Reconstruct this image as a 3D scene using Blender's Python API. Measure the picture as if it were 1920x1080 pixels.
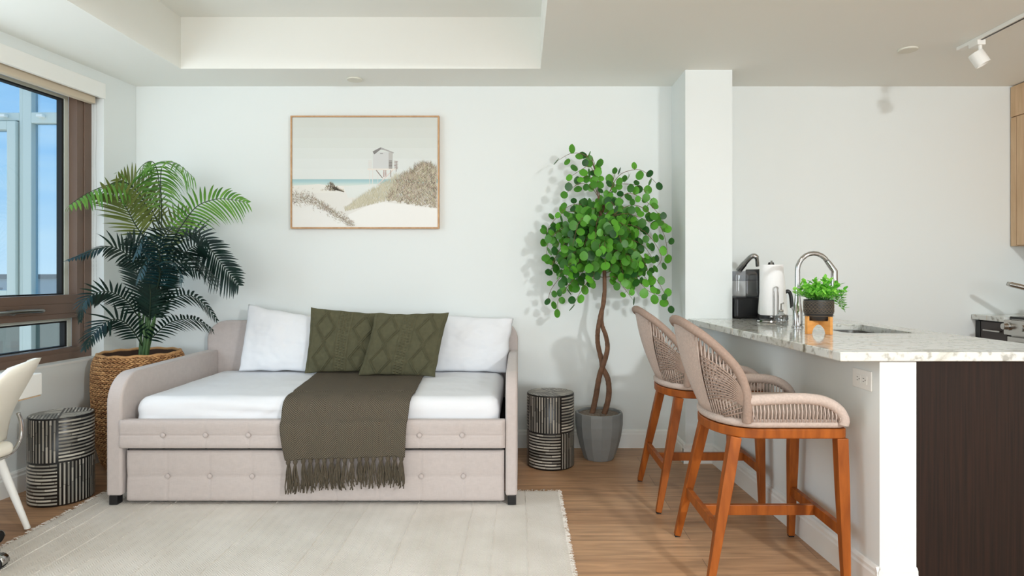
import bpy, bmesh, math, random
from mathutils import Vector, Matrix, noise
from math import sin, cos, pi, radians, sqrt, atan2

for o in list(bpy.data.objects):
    bpy.data.objects.remove(o)
SC = bpy.context.scene
COL = SC.collection
# ---------------------------------------------------------------- camera, view
F = 1173.0; VX = 975.0; VY = 512.0; H = 1.19
cam_d = bpy.data.cameras.new('camera'); cam = bpy.data.objects.new('camera', cam_d); COL.objects.link(cam)
cam.location = (0, 0, H); cam.rotation_euler = (pi/2, 0, 0)
cam_d.sensor_width = 36; cam_d.lens = 36*F/1920
cam_d.shift_x = -(VX-960)/1920; cam_d.shift_y = -(540-VY)/1920
cam_d.clip_start = .05; cam_d.clip_end = 3000
SC.camera = cam
SC.view_settings.view_transform = 'Standard'; SC.view_settings.look = 'None'
SC.view_settings.gamma = 1; SC.view_settings.use_curve_mapping = False
SC.view_settings.exposure = 0.04
SC.cycles.use_denoising = True
SC.cycles.max_bounces = 10; SC.cycles.diffuse_bounces = 6; SC.cycles.transparent_max_bounces = 16
SC.cycles.sample_clamp_indirect = 8; SC.cycles.caustics_reflective = False; SC.cycles.caustics_refractive = False

def lin(c):
    if isinstance(c, str):
        c = tuple(int(c[i:i+2], 16) for i in (0, 2, 4))
    return tuple((x/255/12.92) if x/255 <= .04045 else ((x/255+.055)/1.055)**2.4 for x in c) + (1,)

# ---------------------------------------------------------------- world: sky with thin clouds
wd = bpy.data.worlds.new('sky'); SC.world = wd; wd.use_nodes = True
nt = wd.node_tree; N = nt.nodes; L = nt.links; N.clear()
out = N.new('ShaderNodeOutputWorld'); bg = N.new('ShaderNodeBackground'); L.new(bg.outputs[0], out.inputs[0])
tc = N.new('ShaderNodeTexCoord'); sep = N.new('ShaderNodeSeparateXYZ'); L.new(tc.outputs['Generated'], sep.inputs[0])
rp = N.new('ShaderNodeValToRGB'); L.new(sep.outputs[2], rp.inputs[0])
rp.color_ramp.elements[0].position = 0.0; rp.color_ramp.elements[0].color = lin((232, 236, 240))
rp.color_ramp.elements[1].position = .5; rp.color_ramp.elements[1].color = lin((112, 172, 226))
e = rp.color_ramp.elements.new(.12); e.color = lin((176, 208, 236))
mp = N.new('ShaderNodeMapping'); mp.inputs['Scale'].default_value = (1.5, 1.5, 9); L.new(tc.outputs['Generated'], mp.inputs[0])
nz = N.new('ShaderNodeTexNoise'); nz.inputs['Scale'].default_value = 2.2; nz.inputs['Detail'].default_value = 8; L.new(mp.outputs[0], nz.inputs[0])
cr = N.new('ShaderNodeValToRGB'); L.new(nz.outputs[0], cr.inputs[0]); cr.color_ramp.elements[0].position = .45; cr.color_ramp.elements[1].position = .75
mx = N.new('ShaderNodeMixRGB'); L.new(cr.outputs[0], mx.inputs[0]); L.new(rp.outputs[0], mx.inputs[1]); mx.inputs[2].default_value = lin((236, 238, 240))
L.new(mx.outputs[0], bg.inputs[0]); bg.inputs[1].default_value = 1.5

# ---------------------------------------------------------------- lights (daylight at the left window, added key and fill lamps)
def area(name, loc, rot, sx, sy, power, col):
    d = bpy.data.lights.new(name, 'AREA'); d.shape = 'RECTANGLE'; d.size = sx; d.size_y = sy
    d.energy = power; d.color = col
    o = bpy.data.objects.new(name, d); COL.objects.link(o); o.location = loc; o.rotation_euler = rot
    return o
area('fill_light_rear', (0.1, -5.75, 1.45), (radians(90), 0, 0), 5.2, 2.1, 195, (.90, .97, 1))  # added fill lamp behind the camera, set in the rear wall opening
area('daylight_left_window', (-2.84, 2.05, 1.55), (radians(90), 0, radians(-83)), 1.9, 1.5, 26, (.84, .94, 1))
area('key_light_right', (2.4, -1.3, 2.42), (radians(32), radians(12), 0), .25, .25, 132, (.94, .985, 1))  # added key lamp for the soft wall shadows, no fixture here
area('fill_light_floor', (.55, 1.5, 2.44), (0, 0, 0), .5, .5, 11, (1, .99, .97))  # added lamp to brighten the front floor, out of view

# ---------------------------------------------------------------- helpers
def W(px, py, Y):
    return Vector(((px-VX)*Y/F, Y, H-(py-VY)*Y/F))

def M(name, col, rough=.6, metal=0, bump=None, var=None, spec=None, trans=0, sub=None, **kw):
    """bump=(scale, strength, distance, kind); var=(scale, amount)"""
    m = bpy.data.materials.new(name); m.use_nodes = True
    nt = m.node_tree; b = nt.nodes['Principled BSDF']; Lk = nt.links
    c = lin(col); b.inputs['Base Color'].default_value = c
    b.inputs['Roughness'].default_value = rough; b.inputs['Metallic'].default_value = metal
    if spec is not None: b.inputs['Specular IOR Level'].default_value = spec
    if trans: b.inputs['Transmission Weight'].default_value = trans
    if sub: b.inputs['Subsurface Weight'].default_value = sub; b.inputs['Subsurface Radius'].default_value = (.01, .01, .01)
    tc = nt.nodes.new('ShaderNodeTexCoord')
    if var:
        n = nt.nodes.new('ShaderNodeTexNoise'); n.inputs['Scale'].default_value = var[0]; n.inputs['Detail'].default_value = 6
        Lk.new(tc.outputs['Object'], n.inputs[0])
        h = nt.nodes.new('ShaderNodeHueSaturation'); h.inputs['Color'].default_value = c
        mr = nt.nodes.new('ShaderNodeMapRange'); mr.inputs[1].default_value = .3; mr.inputs[2].default_value = .7
        mr.inputs[3].default_value = 1-var[1]; mr.inputs[4].default_value = 1+var[1]
        Lk.new(n.outputs[0], mr.inputs[0]); Lk.new(mr.outputs[0], h.inputs['Value']); Lk.new(h.outputs[0], b.inputs['Base Color'])
    if bump:
        n = nt.nodes.new('ShaderNodeTexNoise'); n.inputs['Scale'].default_value = bump[0]; n.inputs['Detail'].default_value = 4
        Lk.new(tc.outputs['Object'], n.inputs[0])
        bp = nt.nodes.new('ShaderNodeBump'); bp.inputs['Strength'].default_value = bump[1]; bp.inputs['Distance'].default_value = bump[2]
        Lk.new(n.outputs[0], bp.inputs['Height']); Lk.new(bp.outputs[0], b.inputs['Normal'])
    return m

def nodes(m):
    return m.node_tree, m.node_tree.nodes, m.node_tree.links, m.node_tree.nodes['Principled BSDF']

def math_node(nt, op, a, b=None, c=None):
    n = nt.nodes.new('ShaderNodeMath'); n.operation = op
    for i, v in enumerate((a, b, c)):
        if v is None: continue
        if isinstance(v, (int, float)): n.inputs[i].default_value = v
        else: nt.links.new(v, n.inputs[i])
    return n.outputs[0]

def new(): return bmesh.new()

def box(bm, x0, x1, y0, y1, z0, z1, mi=0, R=None):
    ps = [Vector(p) for p in ((x0,y0,z0),(x1,y0,z0),(x1,y1,z0),(x0,y1,z0),(x0,y0,z1),(x1,y0,z1),(x1,y1,z1),(x0,y1,z1))]
    if R is not None: ps = [R @ p for p in ps]
    v = [bm.verts.new(p) for p in ps]
    for f in ((0,3,2,1),(4,5,6,7),(0,1,5,4),(1,2,6,5),(2,3,7,6),(3,0,4,7)):
        fc = bm.faces.new([v[i] for i in f]); fc.material_index = mi
    return v

def hexa(bm, ps, mi=0):
    v = [bm.verts.new(p) for p in ps]
    for f in ((0,3,2,1),(4,5,6,7),(0,1,5,4),(1,2,6,5),(2,3,7,6),(3,0,4,7)):
        fc = bm.faces.new([v[i] for i in f]); fc.material_index = mi

def prism(bm, poly, z0, z1, holes=(), mi=0):
    loops = [poly] + list(holes)
    vs0 = []; edges = []
    for lp in loops:
        v = [bm.verts.new((p[0], p[1], z1)) for p in lp]
        vs0.append(v)
        for i in range(len(v)): edges.append(bm.edges.new((v[i], v[(i+1) % len(v)])))
    r = bmesh.ops.triangle_fill(bm, use_beauty=True, edges=edges, normal=(0, 0, 1))
    fs = [g for g in r['geom'] if isinstance(g, bmesh.types.BMFace)]
    mp = {}
    for v in sum(vs0, []): mp[v] = bm.verts.new((v.co.x, v.co.y, z0))
    for f in fs:
        f.material_index = mi
        bm.faces.new([mp[v] for v in reversed(f.verts)]).material_index = mi
    for v in vs0:
        n = len(v)
        for i in range(n):
            bm.faces.new((v[i], mp[v[i]], mp[v[(i+1) % n]], v[(i+1) % n])).material_index = mi
    bmesh.ops.recalc_face_normals(bm, faces=bm.faces[:])

def extr(bm, poly, fn, d0, d1, mi=0):
    """polygon (a,b) extruded along d: fn(a,b,d)->Vector"""
    A = [bm.verts.new(fn(a, b, d0)) for a, b in poly]; B = [bm.verts.new(fn(a, b, d1)) for a, b in poly]
    n = len(poly)
    fs = [bm.faces.new(A), bm.faces.new(list(reversed(B)))]
    for i in range(n): fs.append(bm.faces.new((A[i], B[i], B[(i+1) % n], A[(i+1) % n])))
    for f in fs: f.material_index = mi
    bmesh.ops.recalc_face_normals(bm, faces=fs)

def smoothpath(pts, n=8):
    """Catmull-Rom"""
    P = [Vector(p) for p in pts]; out = []
    for i in range(len(P)-1):
        p0 = P[max(i-1, 0)]; p1 = P[i]; p2 = P[i+1]; p3 = P[min(i+2, len(P)-1)]
        for k in range(n):
            t = k/n
            out.append(.5*((2*p1)+(-p0+p2)*t+(2*p0-5*p1+4*p2-p3)*t*t+(-p0+3*p1-3*p2+p3)*t*t*t))
    out.append(P[-1]); return out

def resample(pts, step):
    P = [Vector(p) for p in pts]; L_ = [0]
    for i in range(1, len(P)): L_.append(L_[-1]+(P[i]-P[i-1]).length)
    n = max(2, int(round(L_[-1]/step))); out = []; j = 0
    for k in range(n+1):
        s = L_[-1]*k/n
        while j < len(P)-2 and L_[j+1] < s: j += 1
        d = L_[j+1]-L_[j]; out.append(P[j].lerp(P[j+1], 0 if d == 0 else (s-L_[j])/d))
    return out

def tube(bm, pts, r, n=8, mi=0, cap=True, closed=False, sec=None, up=None):
    P = [Vector(p) for p in pts]; m = len(P)
    rr = r if isinstance(r, (list, tuple)) else [r]*m
    T = []
    for i in range(m):
        if closed: t = P[(i+1) % m]-P[i-1]
        else: t = P[min(i+1, m-1)]-P[max(i-1, 0)]
        T.append(t.normalized() if t.length > 1e-9 else Vector((0, 0, 1)))
    a = Vector(up) if up is not None else (Vector((0, 0, 1)) if abs(T[0].z) < .9 else Vector((1, 0, 0)))
    nrm = (a-T[0]*a.dot(T[0])).normalized(); rings = []
    for i in range(m):
        if i: nrm = (nrm-T[i]*nrm.dot(T[i])).normalized()
        b = T[i].cross(nrm)
        if sec: ring = [bm.verts.new(P[i]+nrm*(s[0]*rr[i])+b*(s[1]*rr[i])) for s in sec]
        else: ring = [bm.verts.new(P[i]+(nrm*cos(2*pi*k/n)+b*sin(2*pi*k/n))*rr[i]) for k in range(n)]
        rings.append(ring)
    k_ = len(rings[0])
    for i in range(m if closed else m-1):
        A = rings[i]; B = rings[(i+1) % m]
        for k in range(k_): bm.faces.new((A[k], A[(k+1) % k_], B[(k+1) % k_], B[k])).material_index = mi
    if cap and not closed:
        bm.faces.new(list(reversed(rings[0]))).material_index = mi; bm.faces.new(rings[-1]).material_index = mi

def lathe(bm, prof, c, n=32, mi=0, rot=None, sx=1, sy=1, cap=True):
    c = Vector(c); rings = []
    for r, z in prof:
        ring = []
        for k in range(n):
            p = Vector((r*sx*cos(2*pi*k/n), r*sy*sin(2*pi*k/n), z))
            if rot is not None: p = rot @ p
            ring.append(bm.verts.new(c+p))
        rings.append(ring)
    for i in range(len(rings)-1):
        A, B = rings[i], rings[i+1]
        for k in range(n): bm.faces.new((A[k], A[(k+1) % n], B[(k+1) % n], B[k])).material_index = mi
    if cap:
        bm.faces.new(list(reversed(rings[0]))).material_index = mi; bm.faces.new(rings[-1]).material_index = mi

def grid(bm, nu, nv, fn, mi=0, uvs=None, closeu=False):
    vs = [[bm.verts.new(fn(i/nu, j/nv)) for j in range(nv+1)] for i in range(nu if closeu else nu+1)]
    uvl = bm.loops.layers.uv.verify() if uvs else None
    for i in range(nu):
        for j in range(nv):
            i2 = (i+1) % len(vs)
            f = bm.faces.new((vs[i][j], vs[i2][j], vs[i2][j+1], vs[i][j+1])); f.material_index = mi
            if uvs:
                for lp, (a, b) in zip(f.loops, ((i, j), (i+1, j), (i+1, j+1), (i, j+1))): lp[uvl].uv = uvs(a/nu, b/nv)
    return vs

def rbox(bm, x0, x1, y0, y1, z0, z1, r, n=10, disp=None, mi=0, nz=None):
    """rounded box as a subdivided shell"""
    c = Vector(((x0+x1)/2, (y0+y1)/2, (z0+z1)/2)); h = Vector(((x1-x0)/2, (y1-y0)/2, (z1-z0)/2))
    tmp = {}
    def vert(p):
        q = Vector((max(-h.x+r, min(h.x-r, p.x)), max(-h.y+r, min(h.y-r, p.y)), max(-h.z+r, min(h.z-r, p.z))))
        d = p-q
        nrm = d.normalized() if d.length > 1e-9 else Vector((0, 0, 1))
        o = q+nrm*r+c
        if disp: o = o+nrm*disp(o, nrm)
        key = (round(p.x, 5), round(p.y, 5), round(p.z, 5))
        if key not in tmp: tmp[key] = bm.verts.new(o)
        return tmp[key]
    def cuts(hh, k):
        s = [-hh+r*t/4 for t in range(5)]; m = [(-hh+r)+(2*(hh-r))*t/k for t in range(1, k)]
        return s+m+[hh-r+r*t/4 for t in range(5)]
    if isinstance(n, int): n = (n, n, nz or n)
    cx, cy, cz = cuts(h.x, n[0]), cuts(h.y, n[1]), cuts(h.z, n[2])
    def face(A, B, fn):
        for i in range(len(A)-1):
            for j in range(len(B)-1):
                q = [vert(fn(A[i], B[j])), vert(fn(A[i+1], B[j])), vert(fn(A[i+1], B[j+1])), vert(fn(A[i], B[j+1]))]
                if len(set(q)) == 4:
                    try: bm.faces.new(q).material_index = mi
                    except ValueError: pass
    for s in (-1, 1):
        face(cx, cy, lambda a, b: Vector((a, b, s*h.z))); face(cx, cz, lambda a, b: Vector((a, s*h.y, b))); face(cy, cz, lambda a, b: Vector((s*h.x, a, b)))
    bmesh.ops.recalc_face_normals(bm, faces=bm.faces[:])

WM = {}   # world matrices by object name
def thing(name, label, cat, loc=(0, 0, 0), rotz=0, group=None):
    o = bpy.data.objects.new(name, None); COL.objects.link(o); o.empty_display_size = .1
    o.location = loc; o.rotation_euler = (0, 0, rotz); o['label'] = label; o['category'] = cat
    if group: o['group'] = group
    WM[o.name] = Matrix.Translation(loc) @ Matrix.Rotation(rotz, 4, 'Z')
    return o

def obj(name, bm, mats, parent=None, smooth=False, label=None, angle=None, local=False, weld=False):
    if not isinstance(mats, (list, tuple)): mats = [mats]
    if weld: bmesh.ops.remove_doubles(bm, verts=bm.verts[:], dist=1e-5)
    if parent is not None:
        Mx = WM[parent.name]
        if not local: bmesh.ops.transform(bm, matrix=Mx.inverted(), verts=bm.verts[:])
        loc = Vector((0, 0, 0))
    else:
        xs = [v.co for v in bm.verts]
        loc = Vector(((min(p.x for p in xs)+max(p.x for p in xs))/2, (min(p.y for p in xs)+max(p.y for p in xs))/2, min(p.z for p in xs)))
        bmesh.ops.translate(bm, vec=-loc, verts=bm.verts[:])
    me = bpy.data.meshes.new(name); bm.to_mesh(me); bm.free()
    for m in mats: me.materials.append(m)
    if smooth:
        for p in me.polygons: p.use_smooth = True
        if angle is not None:
            try: me.set_sharp_from_angle(angle=radians(angle))
            except Exception: pass
    o = bpy.data.objects.new(name, me); COL.objects.link(o)
    if parent is not None:
        o.parent = parent; WM[o.name] = WM[parent.name].copy()
    else:
        o.location = loc; WM[o.name] = Matrix.Translation(loc)
    if label: o['label'] = label
    return o

def tag(o, label, cat, group=None):
    o['label'] = label; o['category'] = cat
    if group: o['group'] = group
    return o

def struct(name, bm, m, parent=None, smooth=False, angle=None):
    o = obj(name, bm, m, parent, smooth, angle=angle); o['kind'] = 'structure'
    return o

def bevel(o, w=.003, seg=2, ang=35):
    md = o.modifiers.new('bevel', 'BEVEL'); md.width = w; md.segments = seg; md.limit_method = 'ANGLE'; md.angle_limit = radians(ang)
    return o

def dup(root, loc, rotz, label, group=None):
    r = root.copy(); COL.objects.link(r); r.location = loc; r.rotation_euler = (0, 0, rotz); r['label'] = label
    if group: r['group'] = group
    for ch in list(root.children):
        c = ch.copy(); COL.objects.link(c); c.parent = r
        for g in ch.children:
            d = g.copy(); COL.objects.link(d); d.parent = c
    return r

rnd = random.Random(7)
def ns(p, s=1): return noise.noise(Vector(p)*s)

# ---------------------------------------------------------------- materials
WALL = M('wall_paint', (227, 232, 231), .75, bump=(180, .05, .001))
CEIL = M('ceiling_paint', (238, 239, 234), .85)
TRIM = M('trim_paint', (236, 237, 234), .4)
BROWN = M('window_bronze', (108, 87, 74), .45, var=(6, .04))
WHITEP = M('white_plastic', (240, 240, 236), .35)
BLACKP = M('black_plastic', (22, 22, 24), .35)
RUBBER = M('black_rubber', (16, 16, 17), .7)
CHROME = M('chrome', (188, 188, 188), .1, 1)
STEEL = M('stainless_steel', (190, 188, 184), .25, 1)

def floor_mat():
    m = M('oak_plank_floor', (176, 138, 108), .42); nt, nn, lk, b = nodes(m)
    tc = nn.new('ShaderNodeTexCoord'); br = nn.new('ShaderNodeTexBrick'); lk.new(tc.outputs['Object'], br.inputs[0])
    br.inputs['Scale'].default_value = 1; br.inputs['Brick Width'].default_value = 1.3; br.inputs['Row Height'].default_value = .18
    br.inputs['Mortar Size'].default_value = .0012; br.inputs['Color1'].default_value = lin((190, 150, 114)); br.inputs['Color2'].default_value = lin((168, 128, 94))
    br.inputs['Mortar'].default_value = lin((120, 90, 68)); br.offset = .37
    mp = nn.new('ShaderNodeMapping'); mp.inputs['Scale'].default_value = (1.2, 14, 1); lk.new(tc.outputs['Object'], mp.inputs[0])
    n = nn.new('ShaderNodeTexNoise'); n.inputs['Scale'].default_value = 3; n.inputs['Detail'].default_value = 8; n.inputs['Distortion'].default_value = .6; lk.new(mp.outputs[0], n.inputs[0])
    mr = nn.new('ShaderNodeMapRange'); lk.new(n.outputs[0], mr.inputs[0]); mr.inputs[1].default_value = .3; mr.inputs[2].default_value = .7; mr.inputs[3].default_value = .68; mr.inputs[4].default_value = 1.2
    h = nn.new('ShaderNodeHueSaturation'); lk.new(br.outputs[0], h.inputs['Color']); lk.new(mr.outputs[0], h.inputs['Value']); lk.new(h.outputs[0], b.inputs['Base Color'])
    bp = nn.new('ShaderNodeBump'); bp.inputs['Strength'].default_value = .25; bp.inputs['Distance'].default_value = .002; lk.new(n.outputs[0], bp.inputs['Height']); lk.new(bp.outputs[0], b.inputs['Normal'])
    return m
FLOOR = floor_mat()

def wood_mat(name, c1, c2, scale, rough=.4, amt=.5):
    m = M(name, c1, rough); nt, nn, lk, b = nodes(m)
    tc = nn.new('ShaderNodeTexCoord'); mp = nn.new('ShaderNodeMapping'); mp.inputs['Scale'].default_value = scale; lk.new(tc.outputs['Object'], mp.inputs[0])
    n = nn.new('ShaderNodeTexNoise'); n.inputs['Scale'].default_value = 1; n.inputs['Detail'].default_value = 6; n.inputs['Distortion'].default_value = .4; lk.new(mp.outputs[0], n.inputs[0])
    r = nn.new('ShaderNodeValToRGB'); lk.new(n.outputs[0], r.inputs[0]); r.color_ramp.elements[0].position = .35; r.color_ramp.elements[1].position = .68
    r.color_ramp.elements[0].color = lin(c2); r.color_ramp.elements[1].color = lin(c1); lk.new(r.outputs[0], b.inputs['Base Color'])
    bp = nn.new('ShaderNodeBump'); bp.inputs['Strength'].default_value = .3; bp.inputs['Distance'].default_value = .001; lk.new(n.outputs[0], bp.inputs['Height']); lk.new(bp.outputs[0], b.inputs['Normal']); b.inputs['Specular IOR Level'].default_value = .25
    return m
DARKWOOD = wood_mat('dark_stained_veneer', (42, 26, 18), (27, 17, 12), (140, 140, 3), .6)
STOOLWOOD = wood_mat('teak_tone_wood', (168, 92, 34), (132, 68, 24), (30, 30, 5), .38)
MAPLE = wood_mat('pale_maple', (212, 182, 148), (198, 166, 131), (50, 50, 4), .5)
BAMBOO = wood_mat('honey_bamboo', (222, 160, 92), (205, 142, 76), (20, 20, 60), .45)
FRAMEWOOD = wood_mat('light_oak_frame', (205, 165, 125), (188, 146, 106), (40, 40, 40), .5)

def granite():
    m = M('veined_granite', (215, 213, 205), .08); nt, nn, lk, b = nodes(m)
    tc = nn.new('ShaderNodeTexCoord'); mp = nn.new('ShaderNodeMapping'); lk.new(tc.outputs['Object'], mp.inputs[0])
    mp.inputs['Rotation'].default_value = (0, 0, radians(-24)); mp.inputs['Scale'].default_value = (1.6, 7.5, 5)
    n1 = nn.new('ShaderNodeTexNoise'); n1.inputs['Scale'].default_value = 1.0; n1.inputs['Detail'].default_value = 9; n1.inputs['Roughness'].default_value = .6; n1.inputs['Distortion'].default_value = .9; lk.new(mp.outputs[0], n1.inputs[0])
    r = nn.new('ShaderNodeValToRGB'); lk.new(n1.outputs[0], r.inputs[0]); e = r.color_ramp.elements
    e[0].position = .24; e[0].color = lin((126, 122, 108)); e[1].position = .85; e[1].color = lin((198, 200, 196))
    for p, c in ((.35, (166, 164, 150)), (.42, (222, 224, 218)), (.50, (216, 218, 214)), (.57, (218, 220, 217)), (.605, (206, 204, 194)), (.62, (226, 216, 204)), (.65, (216, 218, 214)), (.70, (226, 176, 142)), (.73, (222, 208, 196))):
        x = e.new(p); x.color = lin(c)
    n2 = nn.new('ShaderNodeTexNoise'); n2.inputs['Scale'].default_value = 34; n2.inputs['Detail'].default_value = 6; lk.new(tc.outputs['Object'], n2.inputs[0])
    r2 = nn.new('ShaderNodeValToRGB'); lk.new(n2.outputs[0], r2.inputs[0]); r2.color_ramp.elements[0].position = .33; r2.color_ramp.elements[0].color = lin((160, 156, 146)); r2.color_ramp.elements[1].position = .46; r2.color_ramp.elements[1].color = (1, 1, 1, 1)
    mx = nn.new('ShaderNodeMixRGB'); mx.blend_type = 'MULTIPLY'; mx.inputs[0].default_value = .7; lk.new(r.outputs[0], mx.inputs[1]); lk.new(r2.outputs[0], mx.inputs[2])
    lk.new(mx.outputs[0], b.inputs['Base Color'])
    return m
GRANITE = granite()

def linen(name, c, sc=900, amt=.06):
    m = M(name, c, .9, spec=.2); nt, nn, lk, b = nodes(m)
    tc = nn.new('ShaderNodeTexCoord'); fac = []
    for s in ((sc, sc*.04, sc*.04), (sc*.04, sc*.04, sc), (sc*.04, sc, sc*.04)):
        mp = nn.new('ShaderNodeMapping'); mp.inputs['Scale'].default_value = s; lk.new(tc.outputs['Object'], mp.inputs[0])
        n = nn.new('ShaderNodeTexNoise'); n.inputs['Scale'].default_value = 1; n.inputs['Detail'].default_value = 2; lk.new(mp.outputs[0], n.inputs[0]); fac.append(n.outputs[0])
    s_ = math_node(nt, 'ADD', fac[0], fac[1]); s_ = math_node(nt, 'ADD', s_, fac[2])
    mr = nn.new('ShaderNodeMapRange'); lk.new(s_, mr.inputs[0]); mr.inputs[1].default_value = 1.1; mr.inputs[2].default_value = 1.9; mr.inputs[3].default_value = 1-amt; mr.inputs[4].default_value = 1+amt
    h = nn.new('ShaderNodeHueSaturation'); h.inputs['Color'].default_value = lin(c); lk.new(mr.outputs[0], h.inputs['Value']); lk.new(h.outputs[0], b.inputs['Base Color'])
    bp = nn.new('ShaderNodeBump'); bp.inputs['Strength'].default_value = .3; bp.inputs['Distance'].default_value = .001; lk.new(s_, bp.inputs['Height']); lk.new(bp.outputs[0], b.inputs['Normal'])
    b.inputs['Sheen Weight'].default_value = .2
    return m
UPH = linen('greige_linen', (192, 182, 178))
SHEET = M('white_cotton', (229, 231, 235), .85, bump=(14, .35, .006), spec=.2)
OLIVE = M('olive_knit', (90, 88, 68), .95, bump=(260, .9, .002), var=(40, .10), spec=.1)
ROPE = M('taupe_rope', (196, 180, 170), .8, bump=(700, .7, .001), var=(120, .10), spec=.2)
ROPED = M('taupe_rope_dark', (158, 137, 124), .8, bump=(700, .7, .001), var=(120, .10), spec=.2)
PAD = M('taupe_pad_fabric', (184, 168, 156), .9, bump=(500, .4, .001), spec=.2)
BARK = M('brown_bark', (112, 82, 62), .85, bump=(60, .9, .006), var=(30, .3))
SOIL = M('grey_gravel', (128, 116, 104), .95, bump=(120, 1, .01), var=(90, .3))
CONCRETE = M('grey_fibre_cement', (132, 135, 134), .55, bump=(60, .15, .002), var=(5, .10))
DARKIN = M('basket_dark_liner', (60, 40, 28), .9)  # even dark brown for the liner pot and basket lining
CLEAR = M('clear_glass', (250, 250, 250), .02, trans=1)

def thin_glass(name, tint, refl=.08, alpha=1.0):
    m = bpy.data.materials.new(name); m.use_nodes = True; nt = m.node_tree; nn = nt.nodes; lk = nt.links; nn.clear()
    o = nn.new('ShaderNodeOutputMaterial'); t = nn.new('ShaderNodeBsdfTransparent'); t.inputs[0].default_value = lin(tint)
    g = nn.new('ShaderNodeBsdfGlossy'); g.inputs['Roughness'].default_value = .02
    x = nn.new('ShaderNodeMixShader'); x.inputs[0].default_value = refl; lk.new(t.outputs[0], x.inputs[1]); lk.new(g.outputs[0], x.inputs[2]); lk.new(x.outputs[0], o.inputs[0])
    return m
PANE = thin_glass('window_glass', (240, 248, 246), .04)
SMOKE = thin_glass('smoked_plastic', (250, 250, 252), .10)

def leafmat(name, c, c2):
    m = M(name, c, .42); nt, nn, lk, b = nodes(m)
    g = nn.new('ShaderNodeNewGeometry'); r = nn.new('ShaderNodeValToRGB'); lk.new(g.outputs['Random Per Island'], r.inputs[0])
    r.color_ramp.elements[0].color = lin(c); r.color_ramp.elements[1].color = lin(c2); lk.new(r.outputs[0], b.inputs['Base Color'])
    tr = nn.new('ShaderNodeBsdfTranslucent'); lk.new(r.outputs[0], tr.inputs[0]); mx = nn.new('ShaderNodeMixShader'); mx.inputs[0].default_value = .22
    o = nn['Material Output']; lk.new(b.outputs[0], mx.inputs[1]); lk.new(tr.outputs[0], mx.inputs[2]); lk.new(mx.outputs[0], o.inputs[0])
    return m

# ================================================================= ROOM
DB = 4.27; ZC = 2.464; ZT = 2.786
CORN = Vector((-2.621, DB, 0)); SL = .115
_d = Vector((-SL, -1, 0)).normalized(); _n = Vector((1, -SL, 0)).normalized()
def LW(s, n, z): return CORN + _d*s + _n*n + Vector((0, 0, z))

bm = new(); extr(bm, [(-4.02, -6.1), (3.9, -6.1), (3.9, DB+.2), (-2.8, DB+.2)], lambda a, b, d: Vector((a, b, d)), -.12, 0); struct('floor', bm, FLOOR)
bm = new(); box(bm, -2.62, 3.9, DB, DB+.2, 0, 2.95); struct('wall_back', bm, WALL)
# left wall with the window opening
S0, S1, ZW0, ZW1 = .283, 3.35, .655, 2.40
bm = new()
def lwbox(bm, s0, s1, n0, n1, z0, z1, mi=0):
    hexa(bm, [LW(s0, n0, z0), LW(s1, n0, z0), LW(s1, n1, z0), LW(s0, n1, z0), LW(s0, n0, z1), LW(s1, n0, z1), LW(s1, n1, z1), LW(s0, n1, z1)], mi)
lwbox(bm, -.22, S0, -.22, 0, 0, 2.95); lwbox(bm, S0, S1, -.22, 0, 0, ZW0); lwbox(bm, S0, S1, -.22, 0, ZW1, 2.95); lwbox(bm, S1, 10.45, -.22, 0, 0, 2.95)
bmesh.ops.recalc_face_normals(bm, faces=bm.faces[:]); struct('wall_left', bm, WALL)
bm = new(); box(bm, 3.72, 3.9, -6.1, DB, 0, 2.95); struct('wall_right', bm, WALL)
bm = new(); box(bm, -4.02, -2.6, -6.1, -5.9, 0, 2.95); box(bm, 2.8, 3.72, -6.1, -5.9, 0, 2.95); box(bm, -2.6, 2.8, -6.1, -5.9, 0, .35); box(bm, -2.6, 2.8, -6.1, -5.9, 2.42, 2.95)
struct('wall_rear', bm, WALL)
# ceiling with its raised tray
TX0, TX1, TY0, TY1 = -2.115, .128, -.9, 3.90
bm = new()
prism(bm, [(-4.02, -6.1), (3.9, -6.1), (3.9, DB+.15), (-2.80, DB+.15)], ZC, ZC+.06, [[(TX0, TY0), (TX1, TY0), (TX1, TY1), (TX0, TY1)]])
box(bm, TX0-.05, TX0, TY0-.05, TY1+.05, ZC+.06, ZT); box(bm, TX1, TX1+.05, TY0-.05, TY1+.05, ZC+.06, ZT)
box(bm, TX0, TX1, TY1, TY1+.05, ZC+.06, ZT); box(bm, TX0, TX1, TY0-.05, TY0, ZC+.06, ZT)
box(bm, TX0-.05, TX1+.05, TY0-.05, TY1+.05, ZT, ZT+.12)
struct('ceiling', bm, CEIL)
# pillar and half wall of the island
bm = new(); box(bm, 1.036, 1.33, 3.92, DB, 0, ZC+.01); struct('wall_pillar', bm, WALL)
PX0, PX1, PY0 = 1.215, 1.305, 2.27
def PF(Y, off=0): return PX0+(3.92-Y)/(3.92-PY0)*(PX1-PX0)+off
bm = new(); prism(bm, [(PF(3.92), 3.92), (PF(PY0), PY0), (PF(PY0)+.133, PY0), (PF(3.92)+.13, 3.92)], 0, .868); struct('wall_island', bm, WALL)
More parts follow.
